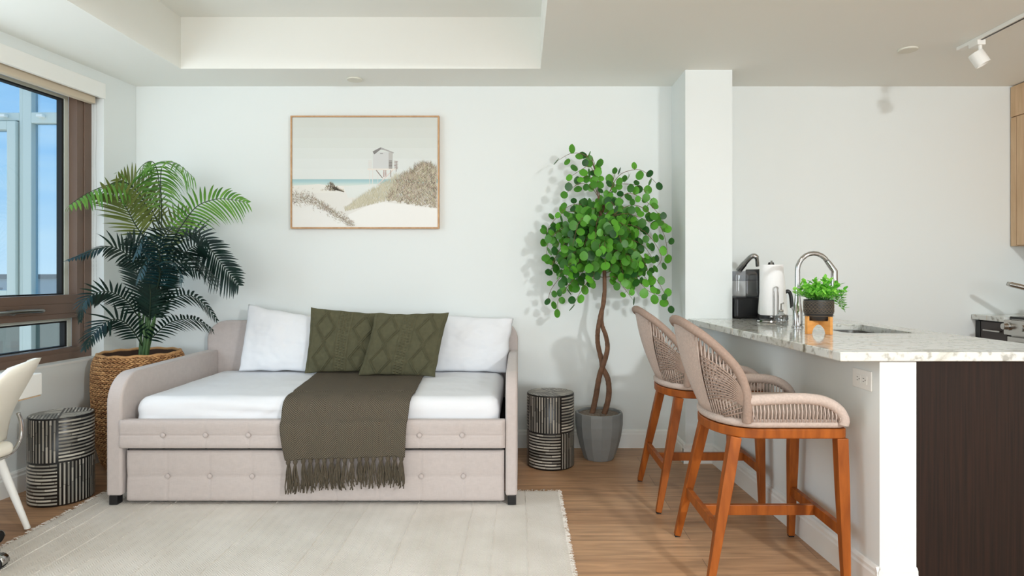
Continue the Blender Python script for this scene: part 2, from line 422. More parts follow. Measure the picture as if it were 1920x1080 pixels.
# baseboards: profile swept along a floor path
BBP = [(0, 0), (.016, 0), (.016, .092), (.012, .1), (.012, .112), (.006, .122), (0, .124)]
def baseboard(name, a, b, nrm, h=1.0):
    a = Vector((a[0], a[1], 0)); b = Vector((b[0], b[1], 0)); nrm = Vector((nrm[0], nrm[1], 0)).normalized()
    bm = new(); extr(bm, BBP, lambda p, q, d: a.lerp(b, d)+nrm*p+Vector((0, 0, q*h)), 0, 1); struct(name, bm, TRIM)
baseboard('baseboard_back', (-2.60, DB), (1.036, DB), (0, -1))
baseboard('baseboard_left', tuple(LW(.016, 0, 0))[:2], tuple(LW(7.0, 0, 0))[:2], tuple(_n)[:2])
baseboard('baseboard_pillar_side', (1.036, 3.905), (1.036, DB-.016), (-1, 0))
baseboard('baseboard_pillar_front', (1.02, 3.92), (PF(3.92)-.002, 3.92), (0, -1))
baseboard('baseboard_island', (PF(3.905), 3.905), (PF(PY0-.0), PY0-.016), (-1, -.055))
baseboard('baseboard_island_end', (PF(PY0)-.016, PY0), (PF(PY0)+.133, PY0), (0, -1))

# ---- window on the left wall
win = bpy.data.objects.new('window_1', None); COL.objects.link(win); win['kind'] = 'structure'
win.location = LW(S0, -.1, ZW0); WM[win.name] = Matrix.Translation(win.location)
NF0, NF1 = -.16, -.085
bm = new()
lwbox(bm, S0, S0+.055, NF0, NF1, ZW0, ZW1); lwbox(bm, S1-.055, S1, NF0, NF1, ZW0, ZW1)
lwbox(bm, S0+.055, S1-.055, NF0, NF1, ZW0, ZW0+.05); lwbox(bm, S0+.055, S1-.055, NF0, NF1, ZW1-.06, ZW1)
lwbox(bm, S0+.055, S1-.055, NF0, NF1-.004, .945, 1.005)
lwbox(bm, 1.75, 1.83, NF0, NF1, ZW0+.05, ZW1-.06)
bmesh.ops.recalc_face_normals(bm, faces=bm.faces[:]); bevel(struct('window_frame', bm, BROWN, win), .003)
def sash(s0, s1, z0, z1, w, nm, top=None):
    bm = new(); n0, n1 = -.15, -.092
    lwbox(bm, s0, s0+w, n0, n1, z0, z1); lwbox(bm, s1-w, s1, n0, n1, z0, z1); lwbox(bm, s0+w, s1-w, n0, n1, z0, z0+w); lwbox(bm, s0+w, s1-w, n0, n1, z1-w, z1)
    bmesh.ops.recalc_face_normals(bm, faces=bm.faces[:]); f = bevel(struct(nm, bm, BROWN, win), .002)
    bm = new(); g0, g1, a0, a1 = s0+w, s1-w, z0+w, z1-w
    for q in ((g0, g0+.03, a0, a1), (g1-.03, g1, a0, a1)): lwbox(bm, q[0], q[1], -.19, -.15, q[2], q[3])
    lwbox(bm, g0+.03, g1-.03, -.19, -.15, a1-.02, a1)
    bmesh.ops.recalc_face_normals(bm, faces=bm.faces[:]); struct('jamb_reflection', bm, M('pale_jamb_reflection', (205, 210, 200), .5), f)  # inner jamb strips, reflection painted in as pale green-white
    bm = new()
    for q in ((g0+.03, g0+.045, a0, a1), (g1-.045, g1-.03, a0, a1), (g0+.045, g1-.045, a0, a0+.008), (g0+.045, g1-.045, a1-.03, a1-.02)): lwbox(bm, q[0], q[1], -.19, -.155, q[2], q[3])
    bmesh.ops.recalc_face_normals(bm, faces=bm.faces[:]); struct('gasket', bm, RUBBER, f)
    bm = new(); v = [bm.verts.new(LW(a, -.17, b)) for a, b in ((g0+.03, a0), (g1-.03, a0), (g1-.03, a1), (g0+.03, a1))]; bm.faces.new(v); struct('pane', bm, PANE, f)
    return f
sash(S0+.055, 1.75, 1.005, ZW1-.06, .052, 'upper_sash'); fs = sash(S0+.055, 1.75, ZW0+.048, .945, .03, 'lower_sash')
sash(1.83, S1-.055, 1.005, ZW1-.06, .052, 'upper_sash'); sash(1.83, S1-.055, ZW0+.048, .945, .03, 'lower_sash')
# lever handle on the transom
bm = new(); hz = .972
tube(bm, smoothpath([LW(.66, -.082, hz), LW(.665, -.06, hz), LW(.70, -.05, hz+.002), LW(.80, -.05, hz+.004), LW(.93, -.052, hz)]), [.011]*33, 8)
tube(bm, [LW(.86, -.086, hz), LW(.86, -.05, hz)], .016, 12)
tube(bm, [LW(.90, -.05, hz), LW(.955, -.05, hz)], .012, 10)
struct('handle', bm, M('brushed_handle', (170, 168, 164), .3, 1), win, True, 40)
# sill
bm = new(); lwbox(bm, S0, S1, -.085, .004, ZW0-.004, ZW0+.008); bmesh.ops.recalc_face_normals(bm, faces=bm.faces[:]); struct('trim_1', bm, TRIM)

# ---- roller blind
rb = thing('roller_blind', 'white roller blind with long fascia rolled up over the window', 'window blind', tuple(LW(1.8, 0, 2.3)))
bm = new(); lwbox(bm, S0-.002, S1, -.012, .012, 2.300, 2.396); bmesh.ops.recalc_face_normals(bm, faces=bm.faces[:]); bevel(obj('fascia', bm, WHITEP, rb), .002)
bm = new(); lwbox(bm, S0+.03, S1-.02, -.075, -.03, 2.262, 2.33); bmesh.ops.recalc_face_normals(bm, faces=bm.faces[:]); bevel(obj('hem_bar', bm, M('beige_blind_cloth', (205, 190, 168), .8), rb), .006)
bm = new()
for sgn in (0, 1):
    for k in range(150):
        z = 2.30-k*.0085
        c = LW(S0+.026, -.03-.02*sgn+.003*sin(k*.1), z)
        lathe(bm, [(.0006, -.002), (.0022, 0), (.0006, .002)], c, 6, cap=False)
obj('bead_chain', bm, M('grey_bead_chain', (150, 150, 146), .4), rb)

# ---- ceiling sprinkler covers
def cover(px, py, label):
    Y = (ZC-H)*F/(VY-py); c = W(px, py, Y); bm = new()
    lathe(bm, [(.052, -.001), (.052, -.007), (.049, -.010), (0.001, -.011)], (c.x, c.y, ZC), 32)
    bmesh.ops.recalc_face_normals(bm, faces=bm.faces[:])
    tag(obj('sprinkler_cover', bm, M('cover_paint', (222, 220, 208), .6), None, True, angle=30), label, 'ceiling fixture', 'sprinkler covers on the ceiling')
cover(665, 148, 'round flat sprinkler cover on the ceiling above the beach picture')
cover(1702, 92, 'round flat sprinkler cover on the kitchen ceiling near the track light')

# ---- track light
tl = thing('track_light', 'white ceiling track light with one small cylinder spot head', 'ceiling light', (2.48, 3.2, ZC))
bm = new(); box(bm, 2.462, 2.498, 1.9, 3.53, ZC-.02, ZC-.0005); bevel(obj('track', bm, WHITEP, tl), .002)
bm = new(); box(bm, 2.474, 2.486, 1.92, 3.36, ZC-.0215, ZC-.0195); obj('contact_slot', bm, BLACKP, tl)
bm = new(); box(bm, 2.458, 2.502, 3.36, 3.43, ZC-.045, ZC-.018); tube(bm, [(2.482, 3.375, ZC-.045), (2.484, 3.375, ZC-.085)], .009, 10); bevel(obj('adapter', bm, WHITEP, tl), .002)
bm = new(); R = Matrix.Rotation(radians(-26), 3, 'Y') @ Matrix.Rotation(radians(-12), 3, 'X')
lathe(bm, [(.02, .040), (.035, .038), (.037, .034), (.037, -.038), (.033, -.038), (.032, -.01), (.001, -.008)], (2.478, 3.375, ZC-.118), 28, rot=R)
bmesh.ops.recalc_face_normals(bm, faces=bm.faces[:]); obj('spot_head', bm, WHITEP, tl, True, angle=35)

# ================================================================= KITCHEN SIDE
ZCT = .905
# countertop with sink cut-out
CT = [(1.05, 3.916), (1.155, 2.255), (2.06, 2.255), (1.955, 4.266), (1.334, 4.266), (1.334, 3.916)]
def rrect(x0, x1, y0, y1, r, n=6):
    o = []
    for cx, cy, a in ((x1-r, y1-r, 0), (x0+r, y1-r, 90), (x0+r, y0+r, 180), (x1-r, y0+r, 270)):
        for k in range(n+1):
            t = radians(a+90*k/n); o.append((cx+r*cos(t), cy+r*sin(t)))
    return o
HOLE = rrect(1.56, 1.885, 2.97, 3.50, .05)
bm = new(); prism(bm, CT, ZCT-.034, ZCT, [HOLE])
ct = bevel(tag(obj('countertop', bm, GRANITE, None), 'polished veined granite countertop with overhang on the white half wall', 'countertop'), .004, 2, 40)
# sink
snk = thing('kitchen_sink', 'stainless undermount sink set in the granite island counter', 'sink', (1.72, 3.23, .68))
bm = new(); n_ = len(HOLE)
rings = []
for (g, z) in ((.012, ZCT-.0345), (.004, ZCT-.0345), (.004, .70), (-.03, .682)):
    hh = rrect(1.56-g, 1.885+g, 2.97-g, 3.50+g, .05+max(g, -.02)); rings.append([bm.verts.new((p[0], p[1], z)) for p in hh])
for i in range(3):
    for k in range(n_): bm.faces.new((rings[i][k], rings[i][(k+1) % n_], rings[i+1][(k+1) % n_], rings[i+1][k]))
bm.faces.new(rings[-1]); obj('basin', bm, STEEL, snk, True, angle=40)
bm = new(); lathe(bm, [(.04, .6825), (.04, .686), (.03, .687), (.02, .684)], (1.72, 3.3, 0), 24); obj('drain', bm, CHROME, snk, True, angle=40)
# island cabinet
isl = thing('island_cabinet', 'dark wood kitchen island cabinet with vertical grain end panel under the granite', 'cabinet', (1.72, 3.2, 0))
bm = new(); box(bm, PF(PY0)+.1335, 2.0, PY0, PY0+.02, 0, ZCT-.036); obj('end_panel', bm, DARKWOOD, isl)
bm = new(); prism(bm, [(1.442, PY0+.021), (1.98, PY0+.021), (1.93, 4.26), (1.5, 4.26), (1.5, 3.92), (1.36, 3.915)], .1, .66); prism(bm, [(1.442, PY0+.021), (1.98, PY0+.021), (1.96, 2.93), (1.46, 2.93)], .66, ZCT-.036); obj('carcass', bm, DARKWOOD, isl)
bm = new()
box(bm, 1.47, 1.93, PY0+.05, 4.2, 0, .0995); obj('toe_kick', bm, BLACKP, isl)

# outlet on the half wall
ot = thing('wall_outlet', 'white double outlet mounted sideways on the half wall under the counter', 'outlet', (PF(2.37), 2.37, .788))
tv = Vector((PF(2.30)-PF(2.44), -.14, 0)).normalized(); nv = Vector((-abs(tv.y), -tv.x*1.0, 0)); nv = Vector((tv.y, -tv.x, 0)).normalized()
if nv.x > 0: nv = -nv
oc = Vector((PF(2.37), 2.37, .788))
def OP(a, b, n): return oc+tv*a+Vector((0, 0, b))+nv*n
def obx(bm, a0, a1, b0, b1, n0, n1): hexa(bm, [OP(a0, b0, n0), OP(a1, b0, n0), OP(a1, b0, n1), OP(a0, b0, n1), OP(a0, b1, n0), OP(a1, b1, n0), OP(a1, b1, n1), OP(a0, b1, n1)])
bm = new(); obx(bm, -.06, .06, -.037, .037, 0.0003, .006); bmesh.ops.recalc_face_normals(bm, faces=bm.faces[:]); bevel(obj('cover_plate', bm, WHITEP, ot), .003)
for s_ in (-1, 1):
    c0 = s_*.019; bm = new(); obx(bm, c0-.016, c0+.016, -.016, .016, .006, .008); bmesh.ops.recalc_face_normals(bm, faces=bm.faces[:]); rc_ = bevel(obj('receptacle', bm, WHITEP, ot), .002)
    bm = new(); obx(bm, c0-.008, c0+.001, .005, .0068, .008, .0083); obx(bm, c0-.008, c0+.001, -.0068, -.005, .008, .0083); obx(bm, c0+.005, c0+.009, -.002, .002, .008, .0083)
    bmesh.ops.recalc_face_normals(bm, faces=bm.faces[:]); obj('slots', bm, BLACKP, rc_)

# base cabinet, worktop and range along the right wall
bc = thing('base_cabinet', 'dark base cabinet with steel bar handle in the far kitchen corner', 'cabinet', (3.4, 4.12, 0))
bm = new(); box(bm, 3.125, 3.715, 3.985, 4.262, .09, .876); obj('carcass', bm, BLACKP, bc)
bm = new(); box(bm, 3.105, 3.124, 3.99, 4.215, .735, .868); dr = bevel(obj('drawer', bm, M('espresso_front', (58, 48, 46), .4), bc), .002)
bm = new(); tube(bm, [(3.085, 4.02, .812), (3.085, 4.165, .812)], .006, 8); box(bm, 3.085, 3.105, 4.03, 4.038, .808, .816); box(bm, 3.085, 3.105, 4.147, 4.155, .808, .816); obj('handle', bm, STEEL, dr)
bm = new(); box(bm, 3.105, 3.124, 3.99, 4.215, .10, .728); dr2 = bevel(obj('door', bm, bpy.data.materials['espresso_front'], bc), .002)
bm = new(); box(bm, 3.105, 3.124, 4.22, 4.262, .10, .868); obj('filler_strip', bm, BLACKP, bc)
bm = new(); box(bm, 3.13, 3.7, 4.0, 4.25, 0, .09); obj('toe_kick', bm, BLACKP, bc)
bm = new(); box(bm, 3.078, 3.715, 3.98, 4.266, .877, .910); bevel(tag(obj('worktop', bm, GRANITE), 'short granite worktop over the dark base cabinet by the range', 'countertop'), .003)
rg = thing('range_stove', 'stainless kitchen range with front knobs at the right edge', 'stove', (3.4, 3.6, 0))
bm = new(); box(bm, 3.12, 3.70, 3.22, 3.975, .03, .90); obj('body', bm, STEEL, rg)
bm = new(); box(bm, 3.07, 3.119, 3.22, 3.975, .80, .895); bevel(obj('control_panel', bm, STEEL, rg), .006)
for k in range(5):
    bm = new(); R = Matrix.Rotation(radians(-90), 3, 'Y'); lathe(bm, [(.026, 0), (.026, .008), (.021, .012), (.019, .038), (.015, .04)], (3.0695, 3.93-k*.145, .855), 20, rot=R); obj('knob', bm, STEEL, rg, True, angle=40)
bm = new(); box(bm, 3.09, 3.119, 3.225, 3.97, .15, .79); dd = bevel(obj('oven_door', bm, STEEL, rg), .004)
bm = new(); box(bm, 3.087, 3.0899, 3.3, 3.9, .3, .66); obj('oven_window', bm, BLACKP, dd)
bm = new(); tube(bm, [(3.05, 3.25, .745), (3.05, 3.95, .745)], .011, 10); box(bm, 3.05, 3.09, 3.27, 3.285, .738, .752); box(bm, 3.05, 3.09, 3.915, 3.93, .738, .752); obj('handle', bm, STEEL, dd)
bm = new(); box(bm, 3.11, 3.69, 3.23, 3.97, .9005, .915); obj('cooktop', bm, BLACKP, rg)
# kettle on the stove (only its spout tip enters the frame)
kt = thing('stovetop_kettle', 'grey kettle on the range, only its spout tip in view', 'kettle', (3.32, 3.72, .916))
bm = new(); lathe(bm, [(.085, 0), (.095, .02), (.09, .08), (.06, .13), (.02, .145), (.012, .165)], (3.32, 3.72, .9165), 28); obj('body', bm, STEEL, kt, True)
bm = new(); tube(bm, smoothpath([(3.25, 3.73, 1.0), (3.18, 3.75, 1.06), (3.035, 3.90, 1.125)], 6), [.02]*7+[.016]*5+[.012], 12); obj('spout', bm, STEEL, kt, True)

# upper cabinets
uc = thing('wall_cabinet', 'pale maple wall cabinet with flat doors up to the ceiling', 'cabinet', (3.5, 3.6, 1.37))
bm = new(); box(bm, 3.362, 3.715, 2.9, 4.262, 1.372, ZC-.004); obj('carcass', bm, MAPLE, uc)
for a, b in ((4.21, 3.62), (3.615, 3.0)):
    bm = new(); box(bm, 3.342, 3.361, b, a, 1.378, 2.245); bevel(obj('door', bm, MAPLE, uc), .0015)
bm = new(); box(bm, 3.342, 3.361, 2.95, 4.262, 2.25, ZC-.008); bevel(obj('top_panel', bm, MAPLE, uc), .0015)
bm = new(); box(bm, 3.342, 3.361, 4.215, 4.262, 1.372, 2.245); bevel(obj('filler_strip', bm, MAPLE, uc), .0015)

# ---- faucet
FX, FY = 1.455, 3.28
fa = thing('kitchen_faucet', 'tall chrome gooseneck faucet with pull-down spray behind the potted plant', 'faucet', (FX, FY, ZCT))
bm = new(); lathe(bm, [(.029, 0), (.029, .006), (.024, .01), (.0245, .085), (.022, .09), (.016, .14), (.0135, .17), (.013, .30)], (FX, FY, ZCT+.0005), 24); obj('column', bm, CHROME, fa, True, angle=50)
bm = new()
arc = [Vector((FX+.082-.082*cos(t*pi/12), FY-.01*t/12, 1.205+.088*sin(t*pi/12))) for t in range(0, 11)]
tube(bm, [Vector((FX, FY, 1.19))]+arc, .0125, 14); obj('gooseneck', bm, CHROME, fa, True)
bm = new(); e0 = arc[-1]; dirv = (arc[-1]-arc[-2]).normalized(); tube(bm, [e0-dirv*.005, e0+dirv*.02, e0+dirv*.06, e0+Vector((.03, -.01, -.13))], [.0135, .015, .0165, .0185], 16); obj('spray_head', bm, CHROME, fa, True, angle=40)
bm = new(); tube(bm, [(FX, FY, ZCT+.06), (FX+.01, FY+.05, ZCT+.065), (FX+.012, FY+.09, ZCT+.1)], [.009, .008, .006], 10); obj('lever', bm, CHROME, fa, True)

# ---- glass soap dispenser beside faucet
gx, gy = 1.44, 3.45
sd = thing('soap_dispenser', 'small clear glass soap dispenser left of the faucet base', 'soap dispenser', (gx, gy, ZCT))
bm = new(); lathe(bm, [(.026, 0), (.03, .004), (.03, .05), (.012, .065), (.011, .075)], (gx, gy, ZCT+.0005), 20); obj('bottle', bm, thin_glass('bottle_glass', (225, 230, 232), .2), sd, True)
bm = new(); tube(bm, [(gx, gy, ZCT+.075), (gx, gy, ZCT+.115), (gx+.004, gy-.02, ZCT+.12)], .004, 8); lathe(bm, [(.012, .07), (.012, .082)], (gx, gy, ZCT), 12); obj('pump', bm, STEEL, sd, True)

# ---- paper towel holder + roll
TX, TY = 1.463, 3.64
th = thing('paper_towel_holder', 'chrome paper towel holder with round base and wire arm', 'paper towel holder', (TX, TY, ZCT))
bm = new(); lathe(bm, [(.08, 0), (.083, .004), (.08, .012), (.07, .016), (.001, .017)], (TX, TY, ZCT+.0005), 36); obj('base', bm, CHROME, th, True, angle=40)
bm = new(); tube(bm, [(TX, TY, ZCT+.015), (TX, TY, ZCT+.05)], .009, 10); tube(bm, [(TX, TY, ZCT+.045), (TX, TY, 1.262)], .006, 10); obj('pole', bm, CHROME, th, True)
bm = new(); r0 = .012; yy = TY-.074
lp = [Vector((TX-.003-r0, yy, ZCT+.015)), Vector((TX-.003-r0, yy, 1.095))]+[Vector((TX-.003-r0*cos(t*pi/8), yy, 1.10+r0*sin(t*pi/8))) for t in range(9)]+[Vector((TX-.003+r0, yy, 1.09)), Vector((TX-.003+r0, yy, ZCT+.05))]
tube(bm, lp, .0028, 8); obj('wire_arm', bm, CHROME, th, True)
bm = new(); lathe(bm, [(.018, .002), (.064, 0), (.0655, .003), (.0655, .288), (.063, .291), (.018, .289)], (TX, TY, ZCT+.042), 40, cap=False)
lathe(bm, [(.018, .002), (.018, .289)], (TX, TY, ZCT+.042), 40, cap=False)
tag(obj('paper_towel_roll', bm, M('paper_towel', (246, 246, 246), .9, bump=(120, .2, .002)), None, True, angle=40), 'white paper towel roll standing on the chrome holder', 'paper towel roll')

# ---- white kettle behind the roll
kx, ky = 1.545, 3.80
ek = thing('electric_kettle', 'white electric kettle with black handle behind the paper towel roll', 'kettle', (kx, ky, ZCT))
bm = new(); lathe(bm, [(.082, 0), (.088, .004), (.088, .028), (.08, .034)], (kx-.01, ky, ZCT+.0005), 32); obj('base', bm, BLACKP, ek, True, angle=40)
bm = new(); lathe(bm, [(.082, .036), (.085, .045), (.078, .14), (.066, .26), (.06, .30)], (kx-.01, ky, ZCT), 32); obj('body', bm, WHITEP, ek, True, angle=40)
bm = new(); lathe(bm, [(.061, .30), (.055, .315), (.02, .335), (.015, .35), (.001, .352)], (kx-.02, ky, ZCT), 24); obj('lid', bm, BLACKP, ek, True)
bm = new(); tube(bm, smoothpath([(kx+.055, ky-.03, ZCT+.17), (kx+.07, ky-.035, ZCT+.175), (kx+.084, ky-.035, ZCT+.15), (kx+.092, ky-.035, ZCT+.075)], 6), [.011]*19, 10); obj('handle', bm, BLACKP, ek, True)

# ---- coffee maker
cm = thing('coffee_maker', 'black single-serve coffee maker with smoky water tank and raised chrome lever', 'coffee maker', (1.45, 4.02, ZCT))
bm = new(); rbox(bm, 1.338, 1.508, 3.89, 4.16, ZCT+.001, ZCT+.135, .02, 4); obj('base', bm, BLACKP, cm, True)
bm = new(); rbox(bm, 1.340, 1.490, 3.895, 4.05, ZCT+.128, ZCT+.30, .03, 5); obj('water_tank', bm, SMOKE, cm, True)
bm = new(); rbox(bm, 1.343, 1.487, 3.898, 4.047, ZCT+.235, ZCT+.297, .028, 5); obj('tank_lid', bm, thin_glass('dark_smoke', (226, 228, 232), .08), cm, True)
bm = new(); rbox(bm, 1.494, 1.516, 3.93, 4.15, ZCT+.1, ZCT+.31, .008, 3); obj('tower', bm, BLACKP, cm, True)
bm = new()
tube(bm, smoothpath([(1.43, 4.09, ZCT+.30), (1.455, 4.06, ZCT+.345), (1.49, 4.02, ZCT+.392), (1.515, 4.01, ZCT+.385), (1.53, 4.03, ZCT+.33)], 6), [.02]*7+[.017]*12+[.012]*6, 10); obj('lever', bm, CHROME, cm, True)

# ---- planter on wooden stand
px_, py_ = 1.408, 2.95
pt = thing('potted_herb', 'small black patterned pot of bright green leaves on a wooden stand', 'potted plant', (px_, py_, ZCT))
bm = new()
for a in (20, 110):
    Rm = Matrix.Translation((px_, py_, ZCT)) @ Matrix.Rotation(radians(a), 4, 'Z')
    pr = [(-.075, .001), (-.045, .001), (-.04, .02), (-.022, .038), (0, .044), (.022, .038), (.04, .02), (.045, .001), (.075, .001), (.075, .085), (.064, .085), (.064, .062), (-.064, .062), (-.064, .085), (-.075, .085)]
    # split for convexity
    for q in ([(-.075, .001), (-.048, .001), (-.04, .025), (-.04, .062), (-.064, .062), (-.064, .083), (-.075, .083)], [(.075, .001), (.048, .001), (.04, .025), (.04, .062), (.064, .062), (.064, .083), (.075, .083)], [(-.04, .025), (-.022, .04), (0, .045), (.022, .04), (.04, .025), (.04, .062), (-.04, .062)]):
        extr(bm, q, lambda u, v, d: Rm @ Vector((u, d, v)), -.008, .008)
obj('stand', bm, BAMBOO, pt)
bm = new(); lathe(bm, [(.045, .0625), (.058, .075), (.0645, .10), (.0655, .16), (.061, .16), (.06, .145), (.001, .143)], (px_, py_, ZCT), 40)
pot = obj('pot', bm, M('black_ceramic', (42, 40, 40), .35), pt, True, angle=40)
bm = new()
GOLD = M('bronze_pattern', (150, 132, 112), .4, .6)
for z in (.152, .118, .098, .085): tube(bm, [Vector((px_+.0662*cos(t*pi/24), py_+.0662*sin(t*pi/24), ZCT+z)) for t in range(48)], .0008, 4, closed=True)
for k in range(24):
    a0, a1 = 2*pi*k/24, 2*pi*(k+1)/24
    for z0, z1 in ((.120, .135), (.135, .120), (.102, .116), (.116, .102), (.137, .150), (.150, .137)):
        tube(bm, [Vector((px_+.0662*cos(a0+(a1-a0)*t/3), py_+.0662*sin(a0+(a1-a0)*t/3), ZCT+z0+(z1-z0)*t/3)) for t in range(4)], .0007, 4)
obj('pattern', bm, GOLD, pot)
bm = new(); r2 = random.Random(3)
def leaf(bm, c, d, up, L_, w_, mi=0, seg=4, fold=.25, droop=0.0):
    """pointed oval leaf from base c along d"""
    d = d.normalized(); s = d.cross(up); s = s.normalized() if s.length > 1e-6 else Vector((1, 0, 0)); n = s.cross(d)
    prev = None
    for i in range(seg+1):
        t = i/seg; w = w_*sin(pi*min(max(t*.94+.03, 0), 1))**.8; p = c+d*(L_*t)+Vector((0, 0, -droop*L_*t*t))
        row = [bm.verts.new(p-s*w+n*w*fold), bm.verts.new(p), bm.verts.new(p+s*w+n*w*fold)]
        if prev:
            for k in range(2): bm.faces.new((prev[k], prev[k+1], row[k+1], row[k])).material_index = mi
        prev = row
for k in range(95):
    a = r2.uniform(0, 2*pi); el = r2.uniform(.05, 1.35); rr_ = r2.uniform(.045, .10)
    base = Vector((px_, py_, ZCT+.145)); dirv = Vector((cos(a)*cos(el), sin(a)*cos(el), sin(el)*.9+.1)).normalized()
    tip = base+Vector((dirv.x*rr_*1.25, dirv.y*rr_*1.25, dirv.z*rr_+.01))
    tube(bm, [base+Vector((dirv.x*.02, dirv.y*.02, 0)), base.lerp(tip, .6)+Vector((0, 0, .008)), tip], .0012, 4, mi=1)
    for q in range(6):
        p = base.lerp(tip, .6+.4*q/5)+Vector((0, 0, .006)); a2 = r2.uniform(0, 2*pi)
        leaf(bm, p, Vector((cos(a2), sin(a2), r2.uniform(-.1, .7)))+dirv*.5, Vector((0, 0, 1)), r2.uniform(.022, .033), r2.uniform(.007, .011), 0, 3)
for k in range(7):   # long stray sprigs on the right
    p0 = Vector((px_+.04, py_-.02, ZCT+.155)); p1 = Vector((px_+.10+.008*k, py_-.03+.012*k, ZCT+.17-.012*k))
    tube(bm, smoothpath([p0, p0.lerp(p1, .5)+Vector((0, 0, .02)), p1], 3), .0012, 4, mi=1)
    for q in range(6):
        a2 = r2.uniform(0, 2*pi); leaf(bm, p0.lerp(p1, .5+.5*q/5)+Vector((0, 0, .008)), Vector((cos(a2)+.4, sin(a2), .3)), Vector((0, 0, 1)), .022, .007, 0, 3)
obj('foliage', bm, [leafmat('herb_leaf', (92, 186, 52), (168, 238, 100)), M('herb_stem', (90, 160, 60), .6)], pt, True)

# ================================================================= BAR STOOLS
def Dshape(front, back, hw, corner=.03, n=22):
    """outline from near-front corner around the back to far-front, local coords"""
    o = [(front-corner, -hw), ]
    xs = -.06
    o.append((xs, -hw))
    for k in range(1, n):
        t = k/n*pi; o.append((xs+(back-xs)*sin(t)**.85, -hw*cos(t)))
    o.append((xs, hw)); o.append((front-corner, hw))
    for k in range(1, 5):
        t = radians(90-90*k/4); o.append((front-corner+corner*cos(t), hw-corner+corner*sin(t)))
    for k in range(0, 4):
        t = radians(-90*k/4); o.append((front-corner+corner*cos(t), -hw+corner+corner*sin(t)))
    return o

def ridged(bm, pts, r, pitch=.0052, depth=.0011, n=10, mi=0, closed=False):
    P = resample(pts, pitch/2)
    tube(bm, P, [r if i % 2 else r-depth for i in range(len(P))], n, mi=mi, closed=closed)

